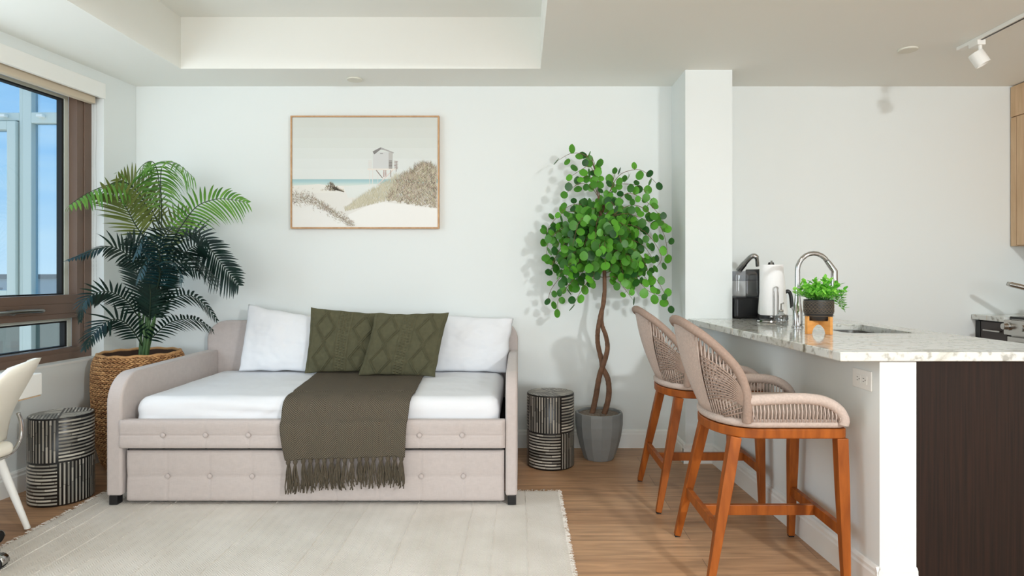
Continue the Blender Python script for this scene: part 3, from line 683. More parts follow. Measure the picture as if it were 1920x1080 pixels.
def make_stool():
    t = thing('bar_stool', 'taupe rope-back bar stool nearest the camera, with tan wooden legs', 'bar stool', (0, 0, 0), 0, 'woven bar stools at the counter')
    # wooden seat ring
    bm = new(); prism(bm, Dshape(.268, -.226, .226), .563, .600, [Dshape(.236, -.192, .194)]); bevel(obj('seat_frame', bm, STOOLWOOD, t, True, angle=40), .004)
    for sy in (-1, 1):
        for tx, ty, fx_, fy_ in ((-.150, .185, -.264, .240), (.246, .205, .250, .240)):
            bm = new(); a = Vector((tx, sy*ty, .5625)); b = Vector((fx_, sy*fy_, .006))
            tube(bm, [a, a.lerp(b, .35), b], [.0215, .0205, .0135], sec=[(-1, -1), (1, -1), (1, 1), (-1, 1)], up=(1, 0, 0))
            lg = bevel(obj('leg', bm, STOOLWOOD, t), .003)
            bm = new(); box(bm, b.x-.011, b.x+.011, b.y-.011, b.y+.011, .0003, .006); obj('foot_glide', bm, RUBBER, lg)
    def legat(tx, ty, fx_, fy_, z, sy):
        k = (.5625-z)/(.5625-.006); return Vector((tx+(fx_-tx)*k, sy*(ty+(fy_-ty)*k), z))
    zs = .212; SECR = [(-.021, -.011), (.021, -.011), (.021, .011), (-.021, .011)]
    A = legat(-.150, .185, -.264, .240, zs, -1); B = legat(-.150, .185, -.264, .240, zs, 1)
    C = legat(.246, .205, .250, .240, zs, -1); D = legat(.246, .205, .250, .240, zs, 1)
    for p, q in ((A, B), (C, D)):
        bm = new(); tube(bm, [p, q], 1, sec=SECR, up=(0, 0, 1)); bevel(obj('stretcher', bm, STOOLWOOD, t), .002)
    bm = new(); tube(bm, [(A+B)/2+Vector((.011, 0, 0)), (C+D)/2-Vector((.011, 0, 0))], 1, sec=SECR, up=(0, 0, 1)); bevel(obj('stretcher', bm, STOOLWOOD, t), .002)
    # base tube wrapped in rope
    bm = new(); dp = [(p[0], p[1], .619) for p in Dshape(.255, -.213, .214, .03, 30)]
    ridged(bm, dp+[dp[0]], .0175); obj('base_tube', bm, ROPE, t, True)
    # back frame
    Tp = [(-.118, -.226, .625), (-.118, -.232, .68), (-.122, -.232, .74), (-.150, -.224, .82), (-.20, -.20, .885), (-.26, -.165, .943), (-.305, -.12, .978), (-.325, -.05, .995)]
    Tp = Tp+[(x, -y, z) for x, y, z in reversed(Tp)]
    Tc = smoothpath(Tp, 10)
    bm = new(); ridged(bm, Tc, .0185); obj('back_frame', bm, ROPED, t, True)
    # back surface parametrisation
    Tr = resample(Tc, .004); nT = len(Tr)-1
    back = [Vector((p[0], p[1], .625)) for p in Dshape(.255, -.213, .214, .03, 40)[1:42]]
    Br = resample(smoothpath(back, 3), .004); nB = len(Br)-1
    def Tt(u): x = (u+1)/2*nT; i = min(int(x), nT-1); return Tr[i].lerp(Tr[i+1], x-i)
    def Bb(u): x = (u+1)/2*nB; i = min(int(x), nB-1); return Br[i].lerp(Br[i+1], x-i)
    def Sf(ut, ub, v, off=0):
        p = Bb(ub).lerp(Tt(ut), v); bulge = sin(pi*v)*.018
        c = Vector((0.02, 0, p.z)); o = (p-c); o.z = 0; o.normalize()
        return p+o*(bulge*max(0, cos(ub*1.3))+off)
    bm = new()
    # inner pad hugging the middle of the back
    def pad(i, j):
        u = -.25+.50*i; return Sf(u, u, .03+.92*j, -.010)
    grid(bm, 24, 16, pad)
    def pad2(i, j):
        u = -.25+.50*i; return Sf(u, u, .03+.92*j, -.019)
    grid(bm, 24, 16, pad2); obj('back_pad', bm, PAD, t, True)
    bm = new()
    def rope(fn, r=.0032, mi=0, n=8): tube(bm, [fn(k/n) for k in range(n+1)], r, 5, mi=mi)
    k = -.28
    while k <= .281:
        rope(lambda v, k=k: Sf(k, k, v, 0), .0034); k += .0145
    for s in (-1, 1):
        for i in range(16):      # sparse uprights on the sides, fanning to the tube
            ub = s*(.30+.043*i); ut = s*(.28+.033*i)
            if abs(ub) < .99: rope(lambda v, a=ut, b=ub: Sf(a, b, v, .002), .0030)
        for i in range(17):      # diagonals from side tube inwards and down
            ut = s*(.28+.040*i)
            rope(lambda v, a=ut, i=i: Sf(a, s*(-.12+.036*i), 1-v*.78, .006), .0030, 1, 10)
        for i in range(12):      # counter diagonals to the lower side tube
            vb = .10+.05*i; i = i*1.36
            def fn(v, i=i, s=s):
                u = s*(.93-.60*v); vv = .62+.25*(i/15)-v*(.42-.020*i)
                return Sf(u, u, max(.02, min(.98, vv)), .009)
            rope(fn, .0030, 1, 10)
    obj('back_webbing', bm, [ROPE, ROPED], t, True)
    # arms
    for s in (-1, 1):
        bm = new(); yb = s*.228
        pts = [(-.122, yb, .708), (-.05, yb, .712), (.06, yb, .716), (.14, yb, .712), (.19, yb, .698), (.228, yb, .672), (.246, yb, .64), (.245, yb*.99, .618)]
        ap = smoothpath(pts, 8); ridged(bm, ap, .0215, .0045, .001, 12)
        for i in range(24):
            x = -.10+i*.0142
            z1 = .70 if x < .15 else .70-(x-.15)*.55
            for dy in (-.006,):
                tube(bm, [(x, yb+s*.008, .628), (x+.002, yb+s*.013, (.628+z1)/2), (x, yb+s*.008, z1)], .0027, 5)
                tube(bm, [(x+.006, yb-s*.010, .628), (x+.006, yb-s*.010, z1)], .0024, 5)
        obj('armrest', bm, ROPE, t, True)
    # seat cushion
    bm = new(); ring = Dshape(.245, -.195, .196, .04, 30)
    cxy = Vector((.02, 0))
    prof = [(.0, .601), (.985, .601), (1, .62), (1, .640), (.97, .656), (.9, .664), (.5, .670), (.02, .672)]
    rings = []
    for f, z in prof[1:]: rings.append([bm.verts.new((cxy.x+(p[0]-cxy.x)*f, p[1]*f, z)) for p in ring])
    for i in range(len(rings)-1):
        for k in range(len(ring)): bm.faces.new((rings[i][k], rings[i][(k+1) % len(ring)], rings[i+1][(k+1) % len(ring)], rings[i+1][k]))
    bm.faces.new(rings[-1]); bm.faces.new(list(reversed(rings[0])))
    bmesh.ops.recalc_face_normals(bm, faces=bm.faces[:]); obj('seat_cushion', bm, PAD, t, True)
    return t
st = make_stool()
st.location = (.975, 2.59, 0)
dup(st, (.950, 3.34, 0), 0, 'taupe rope-back bar stool further back, nearest the white pillar', 'woven bar stools at the counter')

# ================================================================= DAYBED
BX0, BX1, BY0, BY1 = -2.098, -.014, 3.17, 4.252
bed = thing('daybed', 'greige upholstered daybed with button-tufted front rail and trundle against the back wall', 'daybed', ((BX0+BX1)/2, 3.7, 0))
def arm(x0, x1):
    bm = new(); prof = [(4.188, .075), (4.188, .678)]
    R_ = .15; zt = .676
    for k in range(0, 11):
        a = radians(90+90*k/10); prof.append((BY0+R_+R_*cos(a), zt-R_+R_*sin(a)))
    prof.append((BY0, .06)); prof[0] = (4.188, .06)
    extr(bm, prof, lambda p, q, d: Vector((d, p, q)), x0, x1)
    o = obj('side_panel', bm, UPH, bed, True, angle=40); bevel(o, .012, 3, 50); return o
arm(BX0, BX0+.078); arm(BX1-.06, BX1)
bm = new(); prof = [(BX0, .06)]
R_ = .13
for k in range(0, 11):
    a = radians(180-90*k/10); prof.append((BX0+R_+R_*cos(a), .872-R_+R_*sin(a)))
for k in range(0, 11):
    a = radians(90-90*k/10); prof.append((BX1-R_+R_*cos(a), .872-R_+R_*sin(a)))
prof.append((BX1, .06))
extr(bm, prof, lambda p, q, d: Vector((p, d, q)), 4.19, BY1); bevel(obj('back_panel', bm, UPH, bed, True, angle=40), .012, 3, 50)
BUTX = [(305+80.2*k-975)*3.16/F for k in range(8)]
def tufted(name, x0, x1, z0, z1, zb, yf, bulge, depth, bx):
    bm = new(); nu, nv = 260, 36
    def fn(i, j):
        x = x0+(x1-x0)*i; z = z0+(z1-z0)*j
        ex = min(1, min(i, 1-i)*(x1-x0)/.02); ez = min(1, min(j, 1-j)*(z1-z0)/.03)
        out_ = bulge*(1-(1-ex)**2)*.4*1+bulge*.6*sqrt(max(0, 1-(1-ez)**2))+0
        out_ *= sqrt(max(0, 1-(1-ex)**2)) if ex < 1 else 1
        d = 0
        dx = min(abs(x-b) for b in bx); dz = abs(z-zb)
        if dx < .05: d += .0035*math.exp(-(dx/.004)**2)
        d += .0035*math.exp(-(dz/.004)**2)+.004*math.exp(-(dz/.03)**2)
        rr_ = sqrt(dx*dx+dz*dz); d += depth*math.exp(-(rr_/.018)**1.3)
        return Vector((x, yf-out_+d, z))
    grid(bm, nu, nv, fn)
    # back box
    box(bm, x0+.002, x1-.002, yf+.006, yf+.03, z0+.002, z1-.002)
    o = obj(name, bm, UPH, bed, True, angle=60)
    for b in bx:
        bm = new(); R = Matrix.Rotation(radians(90), 3, 'X')
        lathe(bm, [(.0125, 0), (.0125, .003), (.0105, .006), (.006, .0085), (.001, .009)], (b, yf-bulge+depth*.9, zb), 16, rot=R)
        obj('button', bm, UPH, o, True)
    return o
tufted('front_rail', -2.035, -.076, .303, .447, .370, 3.175, .022, .010, BUTX)
bx2 = [(311+79.6*k-975)*3.17/F for k in range(8)]
tufted('trundle_front', -2.008, -.080, .030, .286, .155, 3.195, .018, .010, bx2)
bm = new(); box(bm, -2.0, -.085, 3.24, 4.1, .05, .25); obj('trundle_box', bm, M('black_dust_cover', (30, 28, 28), .9), bed)
bm = new(); box(bm, -2.018, -.076, 3.22, 4.18, .26, .36); obj('slat_base', bm, bpy.data.materials['black_dust_cover'], bed)
for x in (BX0+.012, BX1-.048):
    for y in (BY0+.005, 4.14):
        bm = new(); z0 = .0135 if y < 3.3 else .001
        box(bm, x, x+.042, y, y+.045, z0, .0595); bevel(obj('foot', bm, BLACKP, bed), .002)

# mattress
def mdisp(p, n):
    d = .004*ns((p.x*1.3, p.y*1.3, p.z*1.3))
    if p.z < .55 and n.y < -.2:
        d += .0035*ns((p.x*3+p.z*9, p.z*22, 2))*(2.2 if p.x < -1.2 else .7)
        w = ns((p.x*9-p.z*16, p.z*4, 7)); d += .010*max(0, w)*(1.0 if p.x < -1.25 else .3)
    if n.z > .5: d += .004*ns((p.x*4, p.y*7, 1))+.0025*abs(ns((p.x*9+p.y*3, p.y*5, 4)))
    return d
bm = new(); rbox(bm, -1.985, -.105, 3.215, 4.165, .365, .548, .06, (200, 60, 26), mdisp)
tag(obj('mattress', bm, SHEET, None, True), 'white fitted sheet mattress lying in the daybed', 'mattress')

# pillows from four corners
def pillow(name, bl, br, tr, tl, t, mat, label, cat, group=None, nu=60, wr=.006, hf=None, pinch=.05, seed=0, power=.42):
    bm = new(); bl, br, tr, tl = map(Vector, (bl, br, tr, tl))
    nrm = (br-bl).cross(tl-bl).normalized()
    if nrm.y > 0: nrm = -nrm
    ux = (br-bl).normalized(); uz = (tl-bl).normalized()
    for s in (-1, 1):
        def fn(i, j, s=s):
            u, v = i*2-1, j*2-1
            # pull edge middles inwards
            iu = .5+u/2*(1-pinch*(1-v*v)); jv = .5+v/2*(1-pinch*(1-u*u))
            p = bl.lerp(br, iu).lerp(tl.lerp(tr, iu), jv)
            e = (max(0, 1-u*u)*max(0, 1-v*v))**power
            d = t/2*e
            d += wr*ns((u*2.2+seed, v*2.2, s*3+seed))*e + wr*.5*ns((u*6+seed, v*5, s*3+seed))*e**.5
            if hf: d += hf(i, j)*min(1, e*3)
            edge = 1-e
            p = p+Vector((0, 0, 1))*wr*.6*ns((u*3+seed, v*3, 5))*edge+ux*wr*.6*ns((u*3, v*3+seed, 9))*edge
            return p+nrm*d*(1 if s > 0 else -1)
        grid(bm, nu, nu, fn)
    bmesh.ops.remove_doubles(bm, verts=bm.verts[:], dist=.0004); bmesh.ops.recalc_face_normals(bm, faces=bm.faces[:])
    return tag(obj(name, bm, mat, None, True), label, cat, group)
pillow('bed_pillow', W(447, 696, 4.035), W(605, 697, 4.035), W(612, 596, 4.10), W(466, 571, 4.10), .135, SHEET, 'white bed pillow at the left end of the daybed, leaning on the back', 'pillow', 'white pillows on the daybed', 70, .012, seed=3, pinch=.03)
pillow('bed_pillow', W(785, 696, 4.035), W(950, 699, 4.03), W(963, 597, 4.10), W(800, 588, 4.10), .135, SHEET, 'white bed pillow at the right end of the daybed, corner hanging over the gap', 'pillow', 'white pillows on the daybed', 70, .012, seed=8, pinch=.03)
def tri(x): x = x % 1; return abs(x-.5)*2
def knit(i, j):
    h = 0
    for cu in (.24, .77):
        d = .15*(1-tri(j*2.05+.02))
        for s in (-1, 1):
            for o in (0, .028):
                x = abs(i-(cu+s*(d-o))); h = max(h, .0080*max(0, 1-(x/.011)**2))
    for cu in (.455, .50, .545):
        x = abs(i-cu)
        if x < .02: h = max(h, .0065*max(0, 1-(x/.018)**2)*(.5+.5*sin(j*2*pi*22+cu*40)))
    for cu in (.045, .955, .41, .59):
        x = abs(i-cu); h = max(h, .005*max(0, 1-(x/.008)**2))
    h += .0007*sin(j*2*pi*55)*sin(i*2*pi*48)
    return h
pillow('cushion', W(571, 700, 3.93), W(700, 698, 3.935), W(722, 588, 4.0), W(583, 576, 3.99), .09, OLIVE, 'olive cable-knit cushion tucked behind the other, left one of the pair', 'cushion', 'olive knitted cushions', 150, .010, knit, .04, 11)
pillow('cushion', W(672, 704, 3.825), W(816, 707, 3.825), W(842, 586, 3.90), W(704, 587, 3.90), .10, OLIVE, 'olive cable-knit cushion in front and leaning right, beside the right white pillow', 'cushion', 'olive knitted cushions', 150, .010, knit, .04, 21)

# throw
def throw_mat():
    m = M('taupe_herringbone', (112, 102, 86), .95, spec=.1); nt, nn, lk, b = nodes(m)
    uv = nn.new('ShaderNodeUVMap'); sp = nn.new('ShaderNodeSeparateXYZ'); lk.new(uv.outputs[0], sp.inputs[0])
    u = math_node(nt, 'DIVIDE', sp.outputs[0], .145); f = math_node(nt, 'FRACT', u); f = math_node(nt, 'SUBTRACT', f, .5); f = math_node(nt, 'ABSOLUTE', f)
    z = math_node(nt, 'MULTIPLY', f, .125); s = math_node(nt, 'ADD', sp.outputs[1], z); s = math_node(nt, 'MULTIPLY', s, 2*pi/.0105)
    w = math_node(nt, 'SINE', s)
    c = math_node(nt, 'MULTIPLY', sp.outputs[0], 2*pi/.0062); c = math_node(nt, 'SINE', c); c2 = math_node(nt, 'MULTIPLY', c, .35); hsum = math_node(nt, 'ADD', w, c2)
    r = nn.new('ShaderNodeMapRange'); lk.new(hsum, r.inputs[0]); r.inputs[1].default_value = -1.1; r.inputs[2].default_value = 1.1
    cr = nn.new('ShaderNodeValToRGB'); lk.new(r.outputs[0], cr.inputs[0]); cr.color_ramp.elements[0].color = lin((58, 52, 45)); cr.color_ramp.elements[1].color = lin((122, 113, 98)); lk.new(cr.outputs[0], b.inputs['Base Color'])
    bp = nn.new('ShaderNodeBump'); bp.inputs['Strength'].default_value = .8; bp.inputs['Distance'].default_value = .003; lk.new(r.outputs[0], bp.inputs['Height']); lk.new(bp.outputs[0], b.inputs['Normal'])
    return m
thr = thing('throw_blanket', 'taupe herringbone throw blanket with knotted fringe draped over the daybed front', 'blanket', (-.9, 3.2, .25))
pathc = [(4.02, .558), (3.80, .557), (3.50, .557), (3.32, .557), (3.25, .552), (3.205, .530), (3.185, .495), (3.168, .455), (3.142, .43), (3.136, .37), (3.138, .32), (3.145, .262)]
pc = resample(smoothpath([Vector((0, a, b)) for a, b in pathc], 6), .008); nP = len(pc)-1
def thx(i, j):
    k = j*nP; a = min(int(k), nP-1); p = pc[a].lerp(pc[a+1], k-a); L_ = j
    back = (-1.288, -.605); mid = (-1.205, -.556); hem = (-1.175, -.575)
    jm = .62
    if j < jm: q = j/jm; lo = back[0]+(mid[0]-back[0])*q; hi = back[1]+(mid[1]-back[1])*q
    else: q = (j-jm)/(1-jm); lo = mid[0]+(hem[0]-mid[0])*q**1.5-.012*sin(q*pi); hi = mid[1]+(hem[1]-mid[1])*q
    x = lo+(hi-lo)*i; y = p.y; z = p.z
    if j > jm:
        q = (j-jm)/(1-jm); y -= (.010+.006*sin(i*13+1)+.005*sin(i*27))*q**.8; z += (.018*i-.010)*q
    else: z += .004+.003*ns((x*8, y*8, 0))
    return Vector((x, y, z))
bm = new(); TL = nP*.008; grid(bm, 90, nP, thx, uvs=lambda a, b: (a*.65, b*TL))
cl = obj('cloth', bm, throw_mat(), thr, True); md = cl.modifiers.new('thick', 'SOLIDIFY'); md.thickness = .006; md.offset = 0
YARN = M('taupe_yarn', (88, 80, 68), .95, bump=(300, .6, .001), var=(60, .15), spec=.1)
for k in range(17):
    i = (k+.5)/17; p = thx(i, 1.0); bm = new(); rt = random.Random(k)
    lathe(bm, [(.002, .016), (.010, .008), (.012, 0), (.009, -.010), (.004, -.016)], p+Vector((0, -.002, -.008)), 10)
    for q in range(15):
        a = rt.uniform(-1, 1); ln = rt.uniform(.10, .145)+(.012 if k < 4 else 0); y0 = rt.uniform(-.006, .003)
        pts = [p+Vector((a*.004, y0, -.012)), p+Vector((a*.014+rt.uniform(-.004, .004), y0-.006, -.012-ln*.4)), p+Vector((a*.016+rt.uniform(-.008, .008), y0-.004, -.012-ln*.75)), p+Vector((a*.017+rt.uniform(-.010, .010), y0-.002, -.012-ln))]
        tube(bm, smoothpath(pts, 4), .0029, 5)
    obj('tassel', bm, YARN, thr, True)

# ================================================================= RUG
def rug_mat():
    m = M('cream_wool', (226, 216, 202), .95, spec=.1); nt, nn, lk, b = nodes(m)
    tc = nn.new('ShaderNodeTexCoord'); sp = nn.new('ShaderNodeSeparateXYZ'); lk.new(tc.outputs['Object'], sp.inputs[0])
    f = math_node(nt, 'FRACT', math_node(nt, 'DIVIDE', sp.outputs[0], .05)); f = math_node(nt, 'ABSOLUTE', math_node(nt, 'SUBTRACT', f, .5))
    s = math_node(nt, 'SINE', math_node(nt, 'MULTIPLY', math_node(nt, 'ADD', sp.outputs[1], math_node(nt, 'MULTIPLY', f, .05)), 2*pi/.011))
    n = nn.new('ShaderNodeTexNoise'); n.inputs['Scale'].default_value = 90; n.inputs['Detail'].default_value = 5; lk.new(tc.outputs['Object'], n.inputs[0])
    h = math_node(nt, 'ADD', math_node(nt, 'MULTIPLY', s, .25), n.outputs[0])
    n3 = nn.new('ShaderNodeTexNoise'); n3.inputs['Scale'].default_value = 4; n3.inputs['Detail'].default_value = 8; lk.new(tc.outputs['Object'], n3.inputs[0])
    cr = nn.new('ShaderNodeValToRGB'); lk.new(n3.outputs[0], cr.inputs[0]); cr.color_ramp.elements[0].position = .3; cr.color_ramp.elements[0].color = lin((218, 212, 203)); cr.color_ramp.elements[1].position = .7; cr.color_ramp.elements[1].color = lin((234, 229, 222)); lk.new(cr.outputs[0], b.inputs['Base Color'])
    bp = nn.new('ShaderNodeBump'); bp.inputs['Strength'].default_value = .7; bp.inputs['Distance'].default_value = .004; lk.new(h, bp.inputs['Height']); lk.new(bp.outputs[0], b.inputs['Normal'])
    return m
RUG = rug_mat(); rx0, rx1, ry0, ry1 = -2.245, .213, .8, 3.402
rug = thing('area_rug', 'large cream flat-woven rug with raised thread lines under the daybed front', 'rug', ((rx0+rx1)/2, 2.1, 0))
ribs = [-2.16, -2.06, -1.90, -1.77, -1.52, -1.25, -.90, -.77, -.52, -.24, -.12, .03]
bm = new()
def rugf(i, j):
    x = rx0+(rx1-rx0)*i; y = ry0+(ry1-ry0)*j
    ex = min(i, 1-i)*(rx1-rx0); ey = min(j, 1-j)*(ry1-ry0); e = min(1, min(ex, ey)/.02)
    if ex < .001: x += .006*ns((0, y*20, 3))
    if ey < .001: y += .006*ns((x*20, 0, 3))
    z = .002+.0095*sqrt(max(0, 1-(1-e)**2))+.0012*ns((x*9, y*9, 0))
    return Vector((x, y, z))
grid(bm, 150, 130, rugf)
obj('pile', bm, RUG, rug, True)
bm = new()
for rxx in ribs:
    pts = []
    for k in range(120):
        y = ry0+.01+(ry1-ry0-.02)*k/119; pts.append(Vector((rxx+.007*ns((rxx*7, y*5, 1))+.003*ns((rxx, y*30, 2)), y, .0115+.0012*ns((rxx*50, y*60, 4)))))
    tube(bm, pts, [.0036*(1 if ns((rxx*31, p.y*22, 9)) > -.18 else .35) for p in pts], 5)
obj('thread_ridges', bm, RUG, rug, True)
bm = new(); rf = random.Random(5)
for k in range(1500):
    if rf.random() < .65: x = rx1 if rf.random() < .6 else rx0; y = rf.uniform(1.6, ry1); d = Vector((1 if x == rx1 else -1, rf.uniform(-.8, .8), 0))
    else: x = rf.uniform(rx0, rx1); y = ry1; d = Vector((rf.uniform(-.8, .8), 1, 0))
    p = Vector((x, y, .006)) - d.normalized()*.008; q = p+d.normalized()*rf.uniform(.012, .024); q.z = rf.uniform(.002, .010)
    tube(bm, [p, p.lerp(q, .6)+Vector((0, 0, .002)), q], .0011, 3)
obj('edge_fuzz', bm, RUG, rug)

# ================================================================= DRUM TABLES
IVORY = M('bone_sticks', (205, 198, 184), .35); 
nt, nn, lk, b = nodes(IVORY); g = nn.new('ShaderNodeNewGeometry'); r = nn.new('ShaderNodeValToRGB'); lk.new(g.outputs['Random Per Island'], r.inputs[0]); r.color_ramp.elements[0].color = lin((118, 116, 108)); r.color_ramp.elements[1].color = lin((200, 195, 183)); lk.new(r.outputs[0], b.inputs['Base Color'])
DRUMB = M('black_resin', (20, 20, 20), .3)
def make_drum():
    t = thing('drum_table', 'black and bone striped drum side table between the daybed and the grey tree pot', 'side table', (0, 0, 0), 0, 'striped drum side tables')
    r0, h = .146, .449
    bm = new(); lathe(bm, [(r0-.004, .001), (r0, .006), (r0, h-.004), (r0-.003, h), (.001, h)], (0, 0, 0), 96); bmesh.ops.recalc_face_normals(bm, faces=bm.faces[:]); obj('drum_body', bm, DRUMB, t, True, angle=40)
    bm = new(); rd = random.Random(9)
    def patch(a0, a1, z0, z1, e=.0011):
        n = max(1, int(abs(a1-a0)/.07)); prev = None
        for k in range(n+1):
            a = a0+(a1-a0)*k/n; row = [bm.verts.new((rr*cos(a), rr*sin(a), z)) for rr, z in ((r0, z0), (r0+e, z0+.001), (r0+e, z1-.001), (r0, z1))]
            if prev:
                for q in range(3): bm.faces.new((prev[q], row[q], row[q+1], prev[q+1]))
            prev = row
    for band in (0, 1):
        zb0, zb1 = (.008, h/2-.004) if band == 0 else (h/2+.002, h-.008)
        for s in range(4):
            a0 = s*pi/2+.022; a1 = (s+1)*pi/2-.022
            if (s+band) % 2 == 0:    # vertical sticks
                n = 13; st_ = (a1-a0)/n
                for k in range(n):
                    aa = a0+k*st_; z = zb0
                    while z < zb1-.002:
                        z2 = min(zb1, z+rd.uniform(.05, .13)); w = st_*rd.uniform(.40, .52); patch(aa+st_*.2+rd.uniform(-.004, .004), aa+st_*.2+w, z, z2); z = z2+.0015
            else:
                n = 12; st_ = (zb1-zb0)/n
                for k in range(n):
                    zz = zb0+k*st_; a = a0
                    while a < a1-.02:
                        a2 = min(a1, a+rd.uniform(.3, .9)); w = st_*rd.uniform(.46, .58); o_ = rd.uniform(-.0006, .0006); patch(a, a2, zz+st_*.2+o_, zz+st_*.2+w+o_); a = a2+.010
    obj('side_inlay', bm, IVORY, t)
    bm = new()
    for sx in (-1, 1):
        for sy in (-1, 1):
            vert = sx*sy > 0
            for k in range(9):
                c = .006+k*.0155; w = .008
                if c+w > r0-.004: continue
                m_ = sqrt((r0-.004)**2-(c+w)**2); a = .005
                while a < m_-.004:
                    b_ = min(m_, a+rd.uniform(.04, .09))
                    x0, x1, y0, y1 = (c, c+w, a, b_) if vert else (a, b_, c, c+w)
                    xs = sorted((sx*x0, sx*x1)); ys = sorted((sy*y0, sy*y1)); box(bm, xs[0], xs[1], ys[0], ys[1], h-.0005, h+.0010); a = b_+.0015
    obj('top_inlay', bm, IVORY, t)
    return t
dt = make_drum(); dt.location = (.19, 3.90, 0); dt.rotation_euler = (0, 0, radians(-67))
dup(dt, (-2.425, 3.31, 0), radians(-60), 'black and bone striped drum side table by the left wall, next to the white chair', 'striped drum side tables')

# ================================================================= PICTURE
pic = thing('framed_picture', 'thin oak framed beach picture with a lifeguard hut hanging above the daybed', 'picture', (-1.05, 4.25, 1.49))
X0, X1, Z0, Z1 = -1.554, -.548, 1.491, 2.256; yf = 4.234
bm = new(); w = .009
box(bm, X0, X0+w, yf, 4.269, Z0, Z1); box(bm, X1-w, X1, yf, 4.269, Z0, Z1); box(bm, X0+w, X1-w, yf, 4.269, Z0, Z0+w); box(bm, X0+w, X1-w, yf, 4.269, Z1-w, Z1)
obj('frame', bm, FRAMEWOOD, pic)
PC = {}
def pm(c):
    if c not in PC: PC[c] = (len(PC), M('print_%02x%02x%02x' % c, c, .6))
    return PC[c][0]
bm = new(); u0, u1, v0, v1 = X0+w+.001, X1-w-.001, Z0+w+.001, Z1-w-.001
def PP(x, y, d=0):
    return Vector((u0+(u1-u0)*(x-130)/1222, yf+.006-d, v1-(v1-v0)*(y-98)/905))
pcount = [0]
def poly(pts, c, d=0):
    pcount[0] += 1; d = d*.2+.00002*pcount[0]
    v = [bm.verts.new(PP(x, y, d)) for x, y in pts]; f = bm.faces.new(v); f.material_index = pm(c)
rk = random.Random(4)
box(bm, u0, u1, yf+.0065, 4.262, v0, v1, pm((214, 214, 208)))
sky_c = [(208, 211, 205), (210, 213, 208), (212, 216, 211), (215, 219, 215), (218, 222, 219), (220, 224, 221)]
for k in range(6): poly([(130, 98+85*k), (1352, 98+85*k), (1352, 98+85*(k+1)), (130, 98+85*(k+1))], sky_c[k])
seac = [(158, 190, 194), (166, 198, 202), (180, 206, 206), (196, 214, 210), (210, 220, 214)]
for k in range(5): poly([(130, 608+11*k), (1352, 608+11*k), (1352, 619+11*k), (130, 619+11*k)], seac[k])
poly([(130, 663), (1352, 663), (1352, 1003), (130, 1003)], (226, 224, 218))
poly([(130, 663), (350, 648), (560, 668), (760, 664), (620, 720), (130, 720)], (231, 229, 222), .0001)
poly([(560, 668), (760, 650), (1352, 640), (1352, 760), (600, 760)], (222, 226, 222), .0001)
poly([(600, 900), (850, 790), (1100, 820), (1352, 850), (1352, 1003), (620, 1003)], (236, 235, 231), .0002)
poly([(130, 810), (330, 790), (520, 930), (640, 1003), (130, 1003)], (234, 233, 229), .0002)
def stroke(x, y, ang, ln, wd, c, d):
    dx, dy = cos(ang)*ln, -sin(ang)*ln; nx, ny = sin(ang)*wd, cos(ang)*wd
    v = [bm.verts.new(PP(a, b_, d)) for a, b_ in ((x-nx, y-ny), (x+nx, y+ny), (x+dx, y+dy))]; bm.faces.new(v).material_index = pm(c)
def clampb(x, y): return 132 < x < 1350 and 100 < y < 1001
pale = [(206, 200, 176), (196, 190, 164), (214, 208, 188), (186, 180, 152)]
browns = [(150, 132, 112), (176, 158, 138), (120, 104, 88), (196, 184, 164), (160, 156, 122), (188, 168, 156), (96, 84, 74)]
for k in range(1500):     # pale grass
    x = 575+435*rk.random()**.75; t = (x-575)/435; yb = 880-110*t; e_ = min(1, (x-570)/90); y = rk.uniform(yb-20-(20+150*t)*e_, yb-rk.random()*8)
    L1 = rk.uniform(20, 50)
    if clampb(x, y) : stroke(x, y, rk.uniform(.9, 2.2), L1, 1.6, rk.choice(pale), .0020+rk.uniform(0, .0003))
for k in range(3200):     # big bush
    x = 930+416*rk.random()**.65; t = (x-950)/396; top = 600-90*math.exp(-((x-1240)/110)**2)-30*t; bot = 800+60*t
    y = bot-(bot-top)*(rk.random()**.8)*min(1, (x-915)/110)-rk.random()*14; ln = min(rk.uniform(22, 60), y-104); ang = rk.uniform(.5, 2.6)
    if x+cos(ang)*ln > 1349: ang = pi-ang
    stroke(x, y, ang, ln, 1.8, rk.choice(browns if rk.random() < .72 else pale), .0024+rk.uniform(0, .0004))
for k in range(260):      # little bush
    x = rk.gauss(470, 34); y = 705-rk.random()*70*math.exp(-((x-455)/45)**2)
    stroke(x, y, rk.uniform(.7, 2.4), rk.uniform(10, 26), 1.6, rk.choice(browns[:5]), .0020)
for k in range(80):
    x = rk.uniform(480, 568); stroke(x, 690+(x-480)*.3, rk.uniform(.8, 2.3), rk.uniform(8, 16), 1.6, rk.choice(browns[:4]), .0020)
for k in range(900):      # left creeping grass
    x = rk.uniform(132, 650); yc = 760+((x-132)*.12 if x < 300 else 20+(x-300)*.62); sd_ = 30 if x < 320 else 20
    y = rk.gauss(yc, sd_)
    ln = rk.uniform(8, 30)
    if clampb(x, y+6) and y < 996: stroke(x, y, rk.uniform(.3, 2.8) if rk.random() < .7 else rk.uniform(-.8, .2), ln if y-ln > 100 else 5, 1.4, rk.choice(browns), .0020+rk.uniform(0, .0002))
